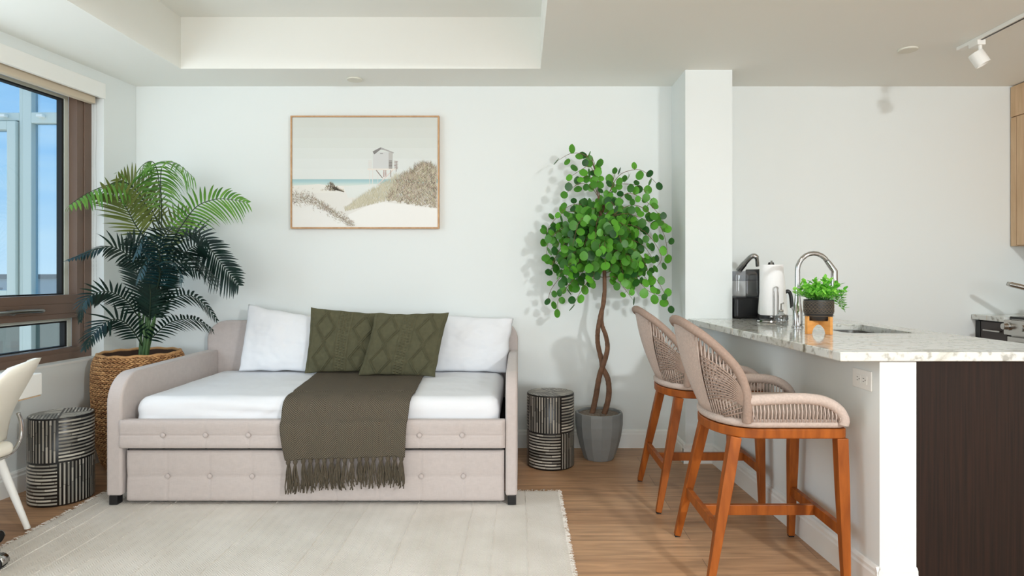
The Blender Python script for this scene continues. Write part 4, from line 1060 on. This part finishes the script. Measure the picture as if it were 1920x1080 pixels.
# hut
poly([(808, 385), (968, 385), (968, 520), (808, 520)], (206, 207, 206), .0006); poly([(940, 385), (975, 392), (972, 520), (940, 520)], (186, 184, 180), .0007)
poly([(805, 380), (875, 345), (940, 378), (875, 362), (820, 405)], (128, 126, 124), .0008); poly([(875, 345), (985, 388), (980, 396), (875, 358)], (168, 166, 164), .0009)
poly([(868, 393), (893, 393), (893, 402), (868, 402)], (160, 160, 158), .0009)
for k in range(6):
    y = 455+k*12
    poly([(768, y), (800, y), (800, y+4), (768, y+4)], (214, 206, 200), .0008); poly([(942, y), (970, y), (970, y+6), (942, y+6)], (96, 88, 86), .0009); poly([(985, y+2), (1018, y+6), (1018, y+11), (985, y+7)], (150, 128, 122), .0009)
poly([(762, 520), (1002, 520), (1002, 533), (762, 533)], (228, 222, 214), .0009)
def ln_(x0, y0, x1, y1, wd, c, d=.0007):
    L_ = sqrt((x1-x0)**2+(y1-y0)**2); nx, ny = -(y1-y0)/L_*wd/2, (x1-x0)/L_*wd/2
    poly([(x0+nx, y0+ny), (x1+nx, y1+ny), (x1-nx, y1-ny), (x0-nx, y0-ny)], c, d)
for a in ((806, 533, 806, 650, 5), (850, 533, 850, 640, 4), (780, 533, 780, 660, 4)): ln_(*a, (222, 218, 212))
ln_(835, 533, 890, 600, 6, (130, 110, 104), .00095); ln_(975, 533, 850, 655, 7, (222, 205, 198), .00098); ln_(900, 533, 900, 590, 4, (176, 140, 134), .0009); ln_(915, 533, 915, 580, 4, (176, 140, 134), .0009)
for k in range(5): ln_(893, 540+k*11, 925, 540+k*11, 3, (176, 140, 134), .0009)
ln_(958, 533, 958, 590, 5, (128, 108, 96), .0009); ln_(1003, 460, 1003, 545, 5, (140, 122, 116), .0009)
mats = [m for _, m in sorted(PC.values(), key=lambda q: q[0])]
obj('canvas_print', bm, mats, pic)

# ================================================================= PALM
PAX, PAY = -2.36, 3.885
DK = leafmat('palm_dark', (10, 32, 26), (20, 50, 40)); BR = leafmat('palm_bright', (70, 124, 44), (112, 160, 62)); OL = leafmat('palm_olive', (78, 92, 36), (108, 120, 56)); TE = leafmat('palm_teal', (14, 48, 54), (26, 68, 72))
STEM = M('palm_stem', (70, 104, 58), .5); DST = M('palm_rachis', (30, 48, 30), .5)
palm = thing('artificial_palm', 'tall feathery palm with dark and bright green fronds in the woven basket', 'palm plant', (PAX, PAY, .5))
def sampler(P):
    L_ = [0]
    for i in range(1, len(P)): L_.append(L_[-1]+(P[i]-P[i-1]).length)
    T_ = L_[-1]
    def f(t):
        s = t*T_
        for i in range(1, len(P)):
            if L_[i] >= s or i == len(P)-1:
                d = L_[i]-L_[i-1]; a = P[i-1]; b_ = P[i]; return a.lerp(b_, 0 if d == 0 else (s-L_[i-1])/d), (b_-a).normalized()
    return f, T_
def wallclamp(p):
    wx = -2.621-SL*(DB-p.y)
    lim = wx+.012 if not (p.z > ZW0 and p.y < 3.98) else wx-.07
    if p.x < lim: p = Vector((lim, p.y, p.z))
    if p.y > DB-.008: p = Vector((p.x, DB-.008, p.z))
    return p
def frond(pts, mat, Lmax=.16, n=26, face=.3, droop=.5, start=.15, wd=.0076, sweep=.45, seed=0, la=1, lb=1, stemm=None, arch=False):
    rr_ = random.Random(seed); P = smoothpath([W(*p) for p in pts], 8); f, T_ = sampler(P); n = max(3, int(n*.7))
    bm = new(); m = len(P); tube(bm, P, [.0042*(1-.75*i/m) for i in range(m)], 6, mi=1)
    for k in range(n):
        t = start+(1-start)*k/(n-1); p, tg = f(t); tg = tg.normalized()
        # side vector: mix of image plane perpendicular and depth axis
        perp = Vector((-tg.z, 0, tg.x)); perp = perp.normalized() if perp.length > 1e-3 else Vector((1, 0, 0))
        fa_ = max(face*pi/2, math.acos(min(1, abs(tg.z)))*.92) if arch else face*pi/2
        side = (perp*cos(fa_)+Vector((0, -1, 0))*sin(fa_)).normalized()
        side = (side-tg*side.dot(tg)).normalized()
        q = (t-start)/(1-start); upz = .12 if sweep > .3 else -.1; Ll = Lmax*(.45+.55*sin(pi*(.12+.80*q)))*(1 if q < .8 else 1-.45*(q-.8)/.2)
        for s in (-1, 1):
            LL = Ll*(la if s > 0 else lb)*rr_.uniform(.9, 1.08)
            d0 = (side*s+tg*(sweep+(.5 if sweep > .3 else .15)*q)+Vector((0, 0, upz))+Vector((rr_.uniform(-.06, .06), rr_.uniform(-.06, .06), rr_.uniform(-.06, .06)))).normalized()
            nrm = d0.cross(tg).normalized(); wv = nrm.cross(d0).normalized(); prev = None
            seg = 5; q_ = p.copy(); d = d0.copy()
            for i in range(seg+1):
                w_ = wd*[.5, .95, 1, .85, .55, .06][i]
                tw = wv
                a, b_ = wallclamp(q_-tw*w_), wallclamp(q_+tw*w_); row = (bm.verts.new(a), bm.verts.new(b_))
                if prev: bm.faces.new((prev[0], prev[1], row[1], row[0]))
                prev = row; d = (d+Vector((0, 0, -droop/seg*.75))).normalized(); q_ = q_+d*(LL/seg)
    obj('frond', bm, [mat, stemm or DST], palm, False)
Y = 3.88
FR = [
 # pts, mat, Lmax, n, face, droop, start, la, lb
 ([(300, 470, Y), (303, 400, Y), (301, 340, Y-.03), (306, 310, Y-.12), (330, 306, Y-.25), (364, 334, Y-.33)], BR, .215, 32, .10, 2.0, .30, 1, 1),
 ([(298, 420, Y), (299, 350, Y+.03), (290, 307, Y+.06), (272, 306, Y+.02), (266, 325, Y-.05)], BR, .17, 24, .15, 2.0, .35, 1, 1),
 ([(294, 440, Y), (270, 378, Y-.05), (240, 344, Y-.12), (205, 346, Y-.22), (165, 362, Y-.32), (131, 384, Y-.42)], BR, .17, 34, .45, 1.8, .25, 1, 1),
 ([(305, 440, Y), (285, 395, Y), (262, 365, Y-.02), (240, 345, Y-.05), (226, 336, Y-.08)], OL, .17, 26, .05, .5, .22, 1, 1),
 ([(275, 450, Y-.03), (256, 425, Y-.08), (238, 392, Y-.15), (222, 370, Y-.2), (200, 362, Y-.25)], OL, .21, 26, .05, .4, .12, 1, 1),
 ([(318, 460, Y), (340, 424, Y-.02), (368, 388, Y-.06), (402, 374, Y-.08), (432, 374, Y-.1), (462, 380, Y-.12)], BR, .19, 34, .30, 1.1, .14, .75, 1),
 ([(310, 470, Y), (348, 440, Y), (372, 440, Y+.0), (394, 466, Y-.02), (421, 502, Y-.05), (446, 533, Y-.08)], DK, .20, 38, .08, .45, .25, .7, 1.1),
 ([(372, 442, Y), (378, 426, Y), (388, 415, Y), (399, 408, Y)], DK, .01, 3, .2, .4, .5, 1, 1),
 ([(300, 500, Y-.05), (330, 470, Y-.08), (352, 478, Y-.12), (386, 505, Y-.16), (408, 526, Y-.2)], DK, .16, 30, .45, 1.0, .2, 1, 1),
 ([(295, 520, Y-.05), (300, 480, Y-.18), (284, 450, Y-.32), (266, 450, Y-.42), (256, 476, Y-.5)], TE, .16, 28, .15, 1.0, .2, 1, 1),
 ([(290, 560, Y-.05), (300, 510, Y-.2), (286, 490, Y-.35), (270, 496, Y-.45), (262, 520, Y-.52)], TE, .16, 28, .15, 1.0, .2, 1, 1),
 ([(290, 560, Y-.05), (305, 505, Y-.2), (322, 492, Y-.35), (334, 505, Y-.45), (340, 525, Y-.5)], TE, .14, 26, .2, 1.0, .2, 1, 1),
 ([(292, 520, Y), (305, 450, Y-.08), (320, 430, Y-.16), (340, 432, Y-.24), (352, 450, Y-.3)], DK, .16, 28, .25, .9, .22, 1, 1),
 ([(285, 520, Y), (262, 495, Y-.1), (240, 478, Y-.18), (206, 462, Y-.25), (166, 473, Y-.34), (131, 486, Y-.44)], DK, .13, 34, .5, .9, .2, .8, 1),
 ([(268, 600, Y), (257, 590, Y-.02), (238, 564, Y-.1), (208, 548, Y-.2), (178, 550, Y-.28), (156, 568, Y-.35), (150, 600, Y-.40)], DK, .12, 36, .35, .6, .12, .9, .8),
 ([(266, 648, Y), (252, 624, Y-.05), (232, 603, Y-.12), (207, 600, Y-.2), (180, 620, Y-.28), (160, 652, Y-.35)], DK, .14, 34, .35, .6, .12, .9, .9),
 ([(276, 610, Y), (290, 588, Y), (317, 564, Y-.03), (351, 553, Y-.08), (381, 568, Y-.12), (405, 598, Y-.15)], DK, .12, 34, .45, .7, .1, .9, .9),
 ([(272, 650, Y), (286, 632, Y-.02), (317, 606, Y-.05), (351, 598, Y-.1), (376, 603, Y-.14), (397, 618, Y-.17)], DK, .12, 32, .5, .8, .1, .8, 1),
 ([(276, 600, Y), (270, 560, Y-.02), (262, 525, Y-.05), (250, 500, Y-.08), (238, 490, Y-.1)], DK, .13, 28, .1, .35, .1, 1, 1),
 ([(286, 600, Y), (296, 560, Y-.03), (308, 530, Y-.06), (322, 512, Y-.09)], DK, .14, 28, .1, .35, .05, 1, 1),
 ([(280, 600, Y-.03), (282, 560, Y-.08), (280, 530, Y-.12), (276, 510, Y-.14)], DK, .12, 26, .1, .4, .05, 1, 1),
 ([(292, 520, Y), (270, 480, Y-.03), (255, 458, Y-.06), (242, 448, Y-.08)], DK, .13, 22, .1, .5, .15, .8, 1),
 ([(330, 520, Y), (345, 480, Y), (362, 462, Y-.05), (388, 462, Y-.1)], DK, .14, 24, .2, .6, .1, 1, 1),
 ([(282, 600, Y), (292, 540, Y), (312, 500, Y-.02), (345, 492, Y-.04), (372, 512, Y-.06)], DK, .14, 26, .3, .9, .2, 1, 1),
 ([(290, 560, Y), (300, 500, Y+.03), (310, 450, Y+.05), (330, 415, Y+.05), (352, 400, Y+.04)], OL, .15, 26, .05, .4, .3, 1, 1),
]
for i, (p, mt, Lm, n, fc, dr_, stt, la, lb) in enumerate(FR):
    frond(p, mt, Lm, n, fc, dr_, stt, seed=i, la=la, lb=lb, sweep=.2 if mt is BR and i < 3 else .5, arch=i in (0, 1, 2, 8, 9, 10, 11, 12, 13))
cent = W(268, 660, PAY)
for a, b_, c, r_ in (((266, 668, PAY), (262, 600, Y), (258, 560, Y-.02), .010), ((272, 668, PAY), (276, 590, Y), (272, 530, Y), .011), ((262, 668, PAY), (268, 600, Y+.02), (285, 520, Y), .010), ((276, 668, PAY+.02), (290, 600, Y+.02), (296, 520, Y), .010), ((270, 668, PAY), (282, 590, Y), (300, 470, Y), .011), ((268, 668, PAY-.02), (272, 640, Y-.02), (266, 600, Y-.03), .012), ((274, 668, PAY-.02), (280, 625, Y-.02), (292, 590, Y-.03), .012), ((270, 668, PAY+.02), (290, 560, Y+.03), (318, 460, Y), .009), ((268, 668, PAY), (278, 560, Y+.02), (294, 440, Y), .009)):
    bm = new(); P = smoothpath([W(a[0], 720, a[2]), W(*a), W(*b_), W(*c)], 6); tube(bm, P, [r_*(1-.5*i/len(P)) for i in range(len(P))], 8); obj('stem', bm, STEM, palm, True)
bm = new(); lathe(bm, [(.12, .03), (.15, .30), (.15, .56), (.14, .565), (.001, .56)], (PAX, PAY, 0), 24); obj('liner_pot', bm, DARKIN, palm, True, angle=40)

# basket
bk = thing('woven_basket', 'round honey brown seagrass basket holding the palm beside the daybed', 'basket', (PAX, PAY, 0))
SG = M('seagrass', (176, 128, 82), .8, bump=(200, .8, .003)); nt, nn, lk, b = nodes(SG)
g = nn.new('ShaderNodeNewGeometry'); r = nn.new('ShaderNodeValToRGB'); lk.new(g.outputs['Random Per Island'], r.inputs[0]); r.color_ramp.elements[0].color = lin((140, 96, 58)); r.color_ramp.elements[1].color = lin((206, 158, 106)); lk.new(r.outputs[0], b.inputs['Base Color'])
prof = [(.17, 0.002), (.205, .06), (.232, .18), (.245, .32), (.252, .48), (.252, .58), (.247, .64), (.236, .675), (.226, .692)]
pr = resample([Vector((a, 0, b_)) for a, b_ in prof], .0125)
bm = new(); rb_ = random.Random(2)
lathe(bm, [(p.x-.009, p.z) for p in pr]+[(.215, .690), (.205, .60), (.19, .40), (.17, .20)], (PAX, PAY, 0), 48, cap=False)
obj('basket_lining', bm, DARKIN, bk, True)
bm = new(); NS = 56
for j, p in enumerate(pr):
    for k in range(NS):      # short braided strokes, alternating slant
        a0 = 2*pi*(k+(j % 2)*.5)/NS; a1 = a0+2*pi/NS*1.15; pts = []
        for q in range(4):
            t = q/3; a = a0+(a1-a0)*t; rr_ = p.x-.004+.006*sin(pi*t); zz = p.z+(t-.5)*.010*(1 if j % 2 else -1); pts.append(Vector((PAX+rr_*cos(a), PAY+rr_*sin(a), max(.004, zz))))
        tube(bm, pts, [.003, .0058, .0058, .003], 5)
ringp = [Vector((PAX+.222*cos(2*pi*k/60), PAY+.222*sin(2*pi*k/60), .696+.003*sin(k*1.3))) for k in range(60)]
tube(bm, ringp, .009, 8, closed=True)
obj('weave', bm, SG, bk, True)

# ================================================================= ROUND-LEAF TREE
TRX, TRY = .508, 4.03
tr = thing('artificial_tree', 'round-leaf tree with twisted twin trunk planted in a grey faceted pot', 'tree', (TRX, TRY, 0))
bm = new(); NSD = 14
def ringf(r_, z): return [bm.verts.new((TRX+r_*cos(2*pi*(k+.5)/NSD), TRY+r_*sin(2*pi*(k+.5)/NSD), z)) for k in range(NSD)]
rr = [ringf(r_, z) for r_, z in ((.094, .001), (.10, .012), (.125, .08), (.142, .15), (.152, .22), (.153, .28), (.151, .297), (.147, .30), (.138, .298), (.136, .27))]
for i in range(len(rr)-1):
    for k in range(NSD): bm.faces.new((rr[i][k], rr[i][(k+1) % NSD], rr[i+1][(k+1) % NSD], rr[i+1][k]))
bm.faces.new(list(reversed(rr[0]))); potm = obj('pot', bm, CONCRETE, tr, False)
bm = new(); grid(bm, 24, 10, lambda i, j: Vector((TRX+.1365*j*cos(2*pi*i), TRY+.1365*j*sin(2*pi*i), .282+.008*ns((j*9*cos(2*pi*i), j*9*sin(2*pi*i), 0))+.012*(1-j)))); obj('soil', bm, SOIL, tr, True, weld=True)
def trunk(pts, r0, r1):
    P = smoothpath([W(*p) for p in pts], 8); m = len(P); bm = new()
    tube(bm, P, [r0+(r1-r0)*i/m+.0018*ns((i*.9, r0*99, 0)) for i in range(m)], 10); obj('trunk', bm, BARK, tr, True)
TYc = 4.02
trunk([(1109, 782, TYc+.01), (1117, 745, TYc+.01), (1124, 705, TYc), (1134, 675, TYc-.015), (1139, 652, TYc), (1136, 630, TYc+.015), (1128, 605, TYc+.01), (1130, 575, TYc), (1133, 548, TYc)], .019, .012)
trunk([(1131, 782, TYc-.01), (1141, 745, TYc-.02), (1140, 712, TYc-.02), (1130, 690, TYc+.01), (1128, 676, TYc+.02), (1121, 645, TYc), (1121, 620, TYc-.01), (1126, 590, TYc-.01), (1133, 560, TYc), (1133, 500, TYc), (1130, 440, TYc), (1126, 400, TYc), (1124, 385, TYc)], .019, .010)
trunk([(1125, 400, TYc), (1121, 340, TYc), (1110, 300, TYc)], .005, .002)
GRN = leafmat('round_leaf', (22, 76, 26), (98, 172, 46))
bmB = new(); bmL = new(); rt = random.Random(17)
def rleaf(c, nrm, r_):
    nrm = nrm.normalized(); a = nrm.cross(Vector((0, 0, 1))); a = a.normalized() if a.length > .05 else Vector((1, 0, 0)); b_ = nrm.cross(a); n = 12
    cv = bmL.verts.new(c+nrm*r_*.10); ring = []
    for k in range(n):
        t = 2*pi*k/n; q = c+(a*cos(t)*.94+b_*sin(t)*1.02)*r_
        if k == 9: q = c+(a*cos(t)*.94+b_*sin(t)*1.12)*r_
        if q.y > DB-.01: q.y = DB-.01
        ring.append(bmL.verts.new(q))
    for k in range(n): bmL.faces.new((cv, ring[k], ring[(k+1) % n]))
def twig(pts, nl, r_=.0262, spread=.024):
    P = smoothpath(pts, 5)
    for p in P:
        if p.y > DB-.03: p.y = DB-.03
    m = len(P); tube(bmB, P, [.0026*(1-.6*i/m) for i in range(m)], 5); f, T_ = sampler(P)
    for k in range(nl):
        t = .28+.72*k/(nl-1); p, tg = f(t); s = (-1)**k
        side = tg.cross(Vector((0, -1, .2))).normalized()
        off = side*s*spread*rt.uniform(.7, 1.3)+Vector((0, rt.uniform(-.02, .02), rt.uniform(-.012, .006)))
        if k == nl-1: off = tg*.02
        c = p+off; tube(bmB, [p, c], .0008, 3)
        rleaf(c, Vector((rt.uniform(-.8, .8), -1, rt.uniform(-.2, .9))) if rt.random() < .86 else Vector((rt.uniform(-1, 1), rt.uniform(-.4, .4), rt.uniform(-.5, .5))), r_*rt.uniform(.8, 1.2))
# explicit sprigs read off the tree
SP = [
 ([(1121, 350), (1112, 310), (1095, 290), (1070, 288), (1048, 300)], 7, 0), ([(1122, 380), (1116, 330), (1105, 312), (1090, 318), (1072, 330)], 8, -.05), ([(1122, 370), (1108, 350), (1085, 345), (1062, 362)], 6, -.1),
 ([(1125, 360), (1118, 320), (1110, 296), (1098, 292)], 5, .05), ([(1125, 380), (1112, 340), (1102, 330), (1088, 336)], 5, 0),
 ([(1128, 400), (1145, 355), (1160, 330), (1180, 320), (1205, 320), (1232, 345)], 10, -.08), ([(1128, 390), (1150, 350), (1170, 345), (1200, 350), (1222, 375)], 10, 0), ([(1130, 400), (1148, 345), (1152, 325)], 5, .05),
 ([(1130, 410), (1170, 365), (1200, 370), (1230, 395), (1250, 425)], 12, -.05), ([(1130, 420), (1180, 385), (1220, 400), (1245, 440), (1252, 480)], 12, .02), ([(1130, 430), (1175, 420), (1215, 440), (1240, 480), (1232, 500)], 11, -.15),
 ([(1132, 500), (1170, 470), (1205, 500), (1235, 530), (1256, 575)], 12, -.05), ([(1132, 510), (1165, 500), (1190, 520), (1215, 545), (1240, 555)], 10, -.15), ([(1132, 520), (1155, 520), (1170, 540), (1185, 560)], 7, -.1), ([(1132, 500), (1160, 490), (1200, 510), (1220, 535)], 9, .08),
 ([(1130, 500), (1095, 480), (1060, 510), (1035, 540), (1028, 560)], 9, -.05), ([(1130, 510), (1100, 500), (1070, 530), (1048, 560), (1045, 582)], 10, 0), ([(1130, 520), (1110, 520), (1090, 545), (1075, 572)], 8, -.1), ([(1130, 505), (1105, 495), (1085, 520), (1060, 540)], 9, .08),
 ([(1130, 440), (1085, 420), (1050, 430), (1030, 450), (1024, 478)], 11, -.05), ([(1130, 430), (1090, 400), (1055, 400), (1030, 425), (1022, 450)], 11, .04), ([(1130, 450), (1080, 440), (1048, 470), (1035, 500)], 10, -.12), ([(1130, 410), (1095, 385), (1070, 385), (1050, 400)], 9, -.05),
]
for pts, nl, dy in SP:
    m = len(pts); twig([W(x, y, TYc+dy*(i/(m-1))) for i, (x, y) in enumerate(pts)], nl)
for k in range(66):       # bulk of the crown
    y0 = rt.uniform(395, 520); a = rt.uniform(0, 2*pi); rx = rt.uniform(.12, .34); ry = rx*.9 if sin(a) < 0 else min(rx*.6, .16)
    p0 = W(1130, y0, TYc); ex = cos(a)*rx; ey = sin(a)*ry; zt_ = rt.uniform(-.01, .09); ze = rt.uniform(-.10, .03)
    twig([p0, p0+Vector((ex*.45, ey*.45, zt_+.03)), p0+Vector((ex*.85, ey*.85, zt_)), p0+Vector((ex*1.08, ey*1.08, ze))], rt.randint(9, 12))
obj('branches', bmB, BARK, tr, True); obj('foliage', bmL, GRN, tr, True)

# ================================================================= DESK AND OFFICE CHAIR (left edge)
dk = thing('white_desk', 'white desk against the left wall with round tapered legs', 'desk', (-2.55, 2.45, 0))
bm = new(); box(bm, -2.738, -2.325, 1.75, 3.045, .60, .705); bevel(obj('desk_body', bm, WHITEP, dk), .004)
bm = new(); box(bm, -2.733, -2.33, 1.76, 3.04, .594, .5995); obj('underside', bm, MAPLE, dk)
for (a, b_) in (((-2.43, 2.80), (-2.272, 2.885)), ((-2.40, 1.88), (-2.28, 1.80)), ((-2.67, 2.92), (-2.71, 2.96)), ((-2.68, 1.88), (-2.73, 1.82))):
    bm = new(); tube(bm, [(a[0], a[1], .594), (b_[0], b_[1], .016)], [.024, .012], 20); tube(bm, [(b_[0], b_[1], .0165), (b_[0], b_[1], .013 if b_[0] > -2.3 else .001)], .013, 16); obj('leg', bm, WHITEP, dk, True, angle=50)

oc_ = thing('office_chair', 'white shell swivel chair with chrome base and casters at the left edge', 'office chair', (-2.33, 2.47, 0))
CC = Vector((-2.31, 2.47, 0)); BC = Vector((-2.345, 2.46, 0))
CREAM = M('cream_shell', (238, 234, 222), .4)
# shell back: curved panel, outer face towards the room
bm = new()
CR = Matrix.Rotation(radians(24), 3, 'Z')
def shell(i, j, off=0):
    v = j; a = (i*2-1); hw = (.19+.055*min(1, v/.5)**.8)*sqrt(max(.03, 1-(max(0, v-.45)/.55)**3.2*.75))
    y = a*hw; x = .175-.055*a*a*min(1, v*2)+.165*v**1.15-off; z = .470+.365*v-.02*a*a*v
    return CC+CR @ Vector((x, y, z))
grid(bm, 20, 20, lambda i, j: shell(i, j)); grid(bm, 20, 20, lambda i, j: shell(1-i, j, .022))
for q in range(20):
    for (i0, j0, i1, j1) in ((0, q/20, 0, (q+1)/20), (1, q/20, 1, (q+1)/20), (q/20, 0, (q+1)/20, 0), (q/20, 1, (q+1)/20, 1)):
        vs = [bm.verts.new(p) for p in (shell(i0, j0), shell(i1, j1), shell(i1, j1, .022), shell(i0, j0, .022))]; bm.faces.new(vs)
bmesh.ops.remove_doubles(bm, verts=bm.verts[:], dist=.0005); bmesh.ops.recalc_face_normals(bm, faces=bm.faces[:]); obj('backrest', bm, CREAM, oc_, True)
bm = new(); rbox(bm, CC.x-.23, CC.x+.15, CC.y-.215, CC.y+.215, .415, .475, .028, 8); obj('seat', bm, CREAM, oc_, True)
for s in (1, -1):
    bm = new()
    tube(bm, smoothpath([CC+CR @ Vector(q) for q in ((.215, s*.19, .58), (.225, s*.195, .53), (.222, s*.185, .46), (.19, s*.13, .41), (.08, s*.05, .395))], 6), .008, 10); obj('arm_bracket', bm, CHROME, oc_, True)
bm = new(); lathe(bm, [(.03, .08), (.03, .20), (.018, .21), (.018, .39), (.06, .40), (.06, .412)], (BC.x, BC.y, 0), 20); obj('gas_column', bm, CHROME, oc_, True, angle=40)
for k in range(5):
    a = radians(6+72*k); d = Vector((cos(a), sin(a), 0)); e = BC+d*.27
    bm = new(); tube(bm, [BC+d*.02+Vector((0, 0, .105)), BC+d*.15+Vector((0, 0, .10)), e+Vector((0, 0, .078))], [.024, .021, .014], 10); lg = obj('base_arm', bm, CHROME, oc_, True)
    sd2 = Vector((-d.y, d.x, 0)); c = e+Vector((0, 0, .0395)); bm = new()
    Rw = Matrix.Rotation(atan2(sd2.y, sd2.x), 3, 'Z') @ Matrix.Rotation(radians(90), 3, 'Y')
    lathe(bm, [(.018, -.024), (.026, -.022), (.027, -.006), (.02, -.005), (.02, .005), (.027, .006), (.026, .022), (.018, .024)], c, 24, rot=Rw); obj('caster', bm, RUBBER, lg, True, angle=40)
    bm = new(); 
    for q in range(9):
        pass
    prev = None
    for q in range(10):
        t = radians(-10+200*q/9); p = c+d*(cos(t)*.0315)+Vector((0, 0, sin(t)*.0315)); row = [bm.verts.new(p+sd2*s_) for s_ in (-.021, .021)]
        if prev: bm.faces.new((prev[0], prev[1], row[1], row[0]))
        prev = row
    h_ = obj('caster_hood', bm, CHROME, lg, True); md = h_.modifiers.new('t', 'SOLIDIFY'); md.thickness = .003

# ================================================================= OUTSIDE
# neighbouring wing of the building with its windows, then the city
WG = M('wing_frame', (206, 214, 208), .5); YW = 5.3
wing = thing('building_wing', 'pale grey window wall of the neighbouring wing seen through the window', 'building', (-4.2, YW, -3))
def wb(bm, px0, px1, py0, py1, d0=0, d1=.07, Yp=YW):
    a = W(px0, py1, Yp); b_ = W(px1, py0, Yp); box(bm, a.x, b_.x, Yp+d0, Yp+d1, a.z, b_.z)
bm = new(); wb(bm, 36, 43, -200, 900); wb(bm, 44, 60, -200, 900, -.01); wb(bm, -160, -140, -200, 900)
wb(bm, -140, 36, 211, 226); wb(bm, 60, 121, 211, 231, -.01); wb(bm, -140, 36, 560, 580); wb(bm, 60, 121, 556, 572, -.01); wb(bm, -160, 121, -210, -60)
wb(bm, 119, 130, -200, 900)
bevel(obj('mullions', bm, WG, wing), .004)
bm = new(); wb(bm, 18, 34, 228, 558, -.03); wb(bm, -138, -122, 228, 558, -.03); wb(bm, -122, 18, 228, 244, -.03); wb(bm, -122, 18, 544, 558, -.03); bevel(obj('sash_frame', bm, WG, wing), .004)
for a in (8, 78):
    bm = new(); wb(bm, a-2, a+9, 217, 221, -.05, -.012); obj('handle', bm, WHITEP, wing)
bm = new(); wb(bm, -140, 119, -60, 558, .04, .045); obj('upper_glass', bm, thin_glass('wing_glass', (215, 232, 244), .12), wing)
bm = new(); wb(bm, -140, 119, 575, 900, .04, .045); obj('lower_glass', bm, thin_glass('wing_glass_low', (150, 176, 174), .2), wing)
# ground and street far below
bm = new(); box(bm, -2500, 600, 12, 2600, -19, -18); g_ = obj('terrain', bm, M('city_ground', (176, 178, 160), .95, var=(.012, .3))); g_['kind'] = 'structure'
rc = random.Random(12)
cols = [(214, 200, 192), (196, 176, 168), (226, 220, 210), (186, 186, 190), (206, 190, 170), (176, 160, 156)]
cm_ = [M('facade_%d' % i, c, .8) for i, c in enumerate(cols)]; RF = M('flat_roof', (120, 112, 108), .9); WN = M('far_window', (90, 104, 116), .3)
for k in range(16):
    Yb = 74+k*17+rc.uniform(-2, 2); X = -Yb*rc.uniform(.70, .86); w_ = rc.uniform(5, 11); d_ = rc.uniform(6, 12); zt = -Yb*(rc.uniform(10, 34) if k < 12 else rc.uniform(3, 14))/F+H
    b1 = thing('distant_building', 'small pale city building far beyond the window', 'building', (X, Yb, -18), 0, 'distant city buildings')
    bm = new(); box(bm, X-w_/2, X+w_/2, Yb-d_/2, Yb+d_/2, -18, zt); obj('walls', bm, cm_[k % 6], b1)
    bm = new(); box(bm, X-w_/2-.2, X+w_/2+.2, Yb-d_/2-.2, Yb+d_/2+.2, zt, zt+.5); obj('roof', bm, RF, b1)
    bm = new()
    nzr = int((zt+17)/3)
    for a in range(nzr):
        for c_ in range(int(w_/2)): x_ = X-w_/2+.7+c_*2; box(bm, x_, x_+1, Yb-d_/2-.05, Yb-d_/2, zt-2.4-a*3, zt-1-a*3)
    if len(bm.verts): obj('window', bm, WN, b1)
    else: bm.free()
TRG = leafmat('far_tree', (70, 110, 72), (110, 150, 104)); TRB = BARK
for k in range(9):
    Yb = 24+k*4.9; X = -Yb*(.74 if k % 2 else .84); r_ = rc.uniform(1.5, 2.0); zc = -13.5+rc.uniform(-1, 2)
    t1 = thing('street_tree', 'green street tree below the window', 'tree', (X, Yb, -18), 0, 'street trees outside')
    bm = new(); tube(bm, [(X, Yb, -18), (X, Yb, zc)], .2, 6); obj('trunk', bm, TRB, t1)
    bm = new()
    for q in range(260):
        v = Vector((rc.gauss(0, 1), rc.gauss(0, 1), rc.gauss(0, 1))).normalized()*r_*rc.uniform(.75, 1.1); leaf(bm, Vector((X, Yb, zc))+v, Vector((rc.uniform(-1, 1), rc.uniform(-1, 1), rc.uniform(-.5, 1))), Vector((0, 0, 1)), .9, .35, 0, 2)
    obj('foliage', bm, TRG, t1)
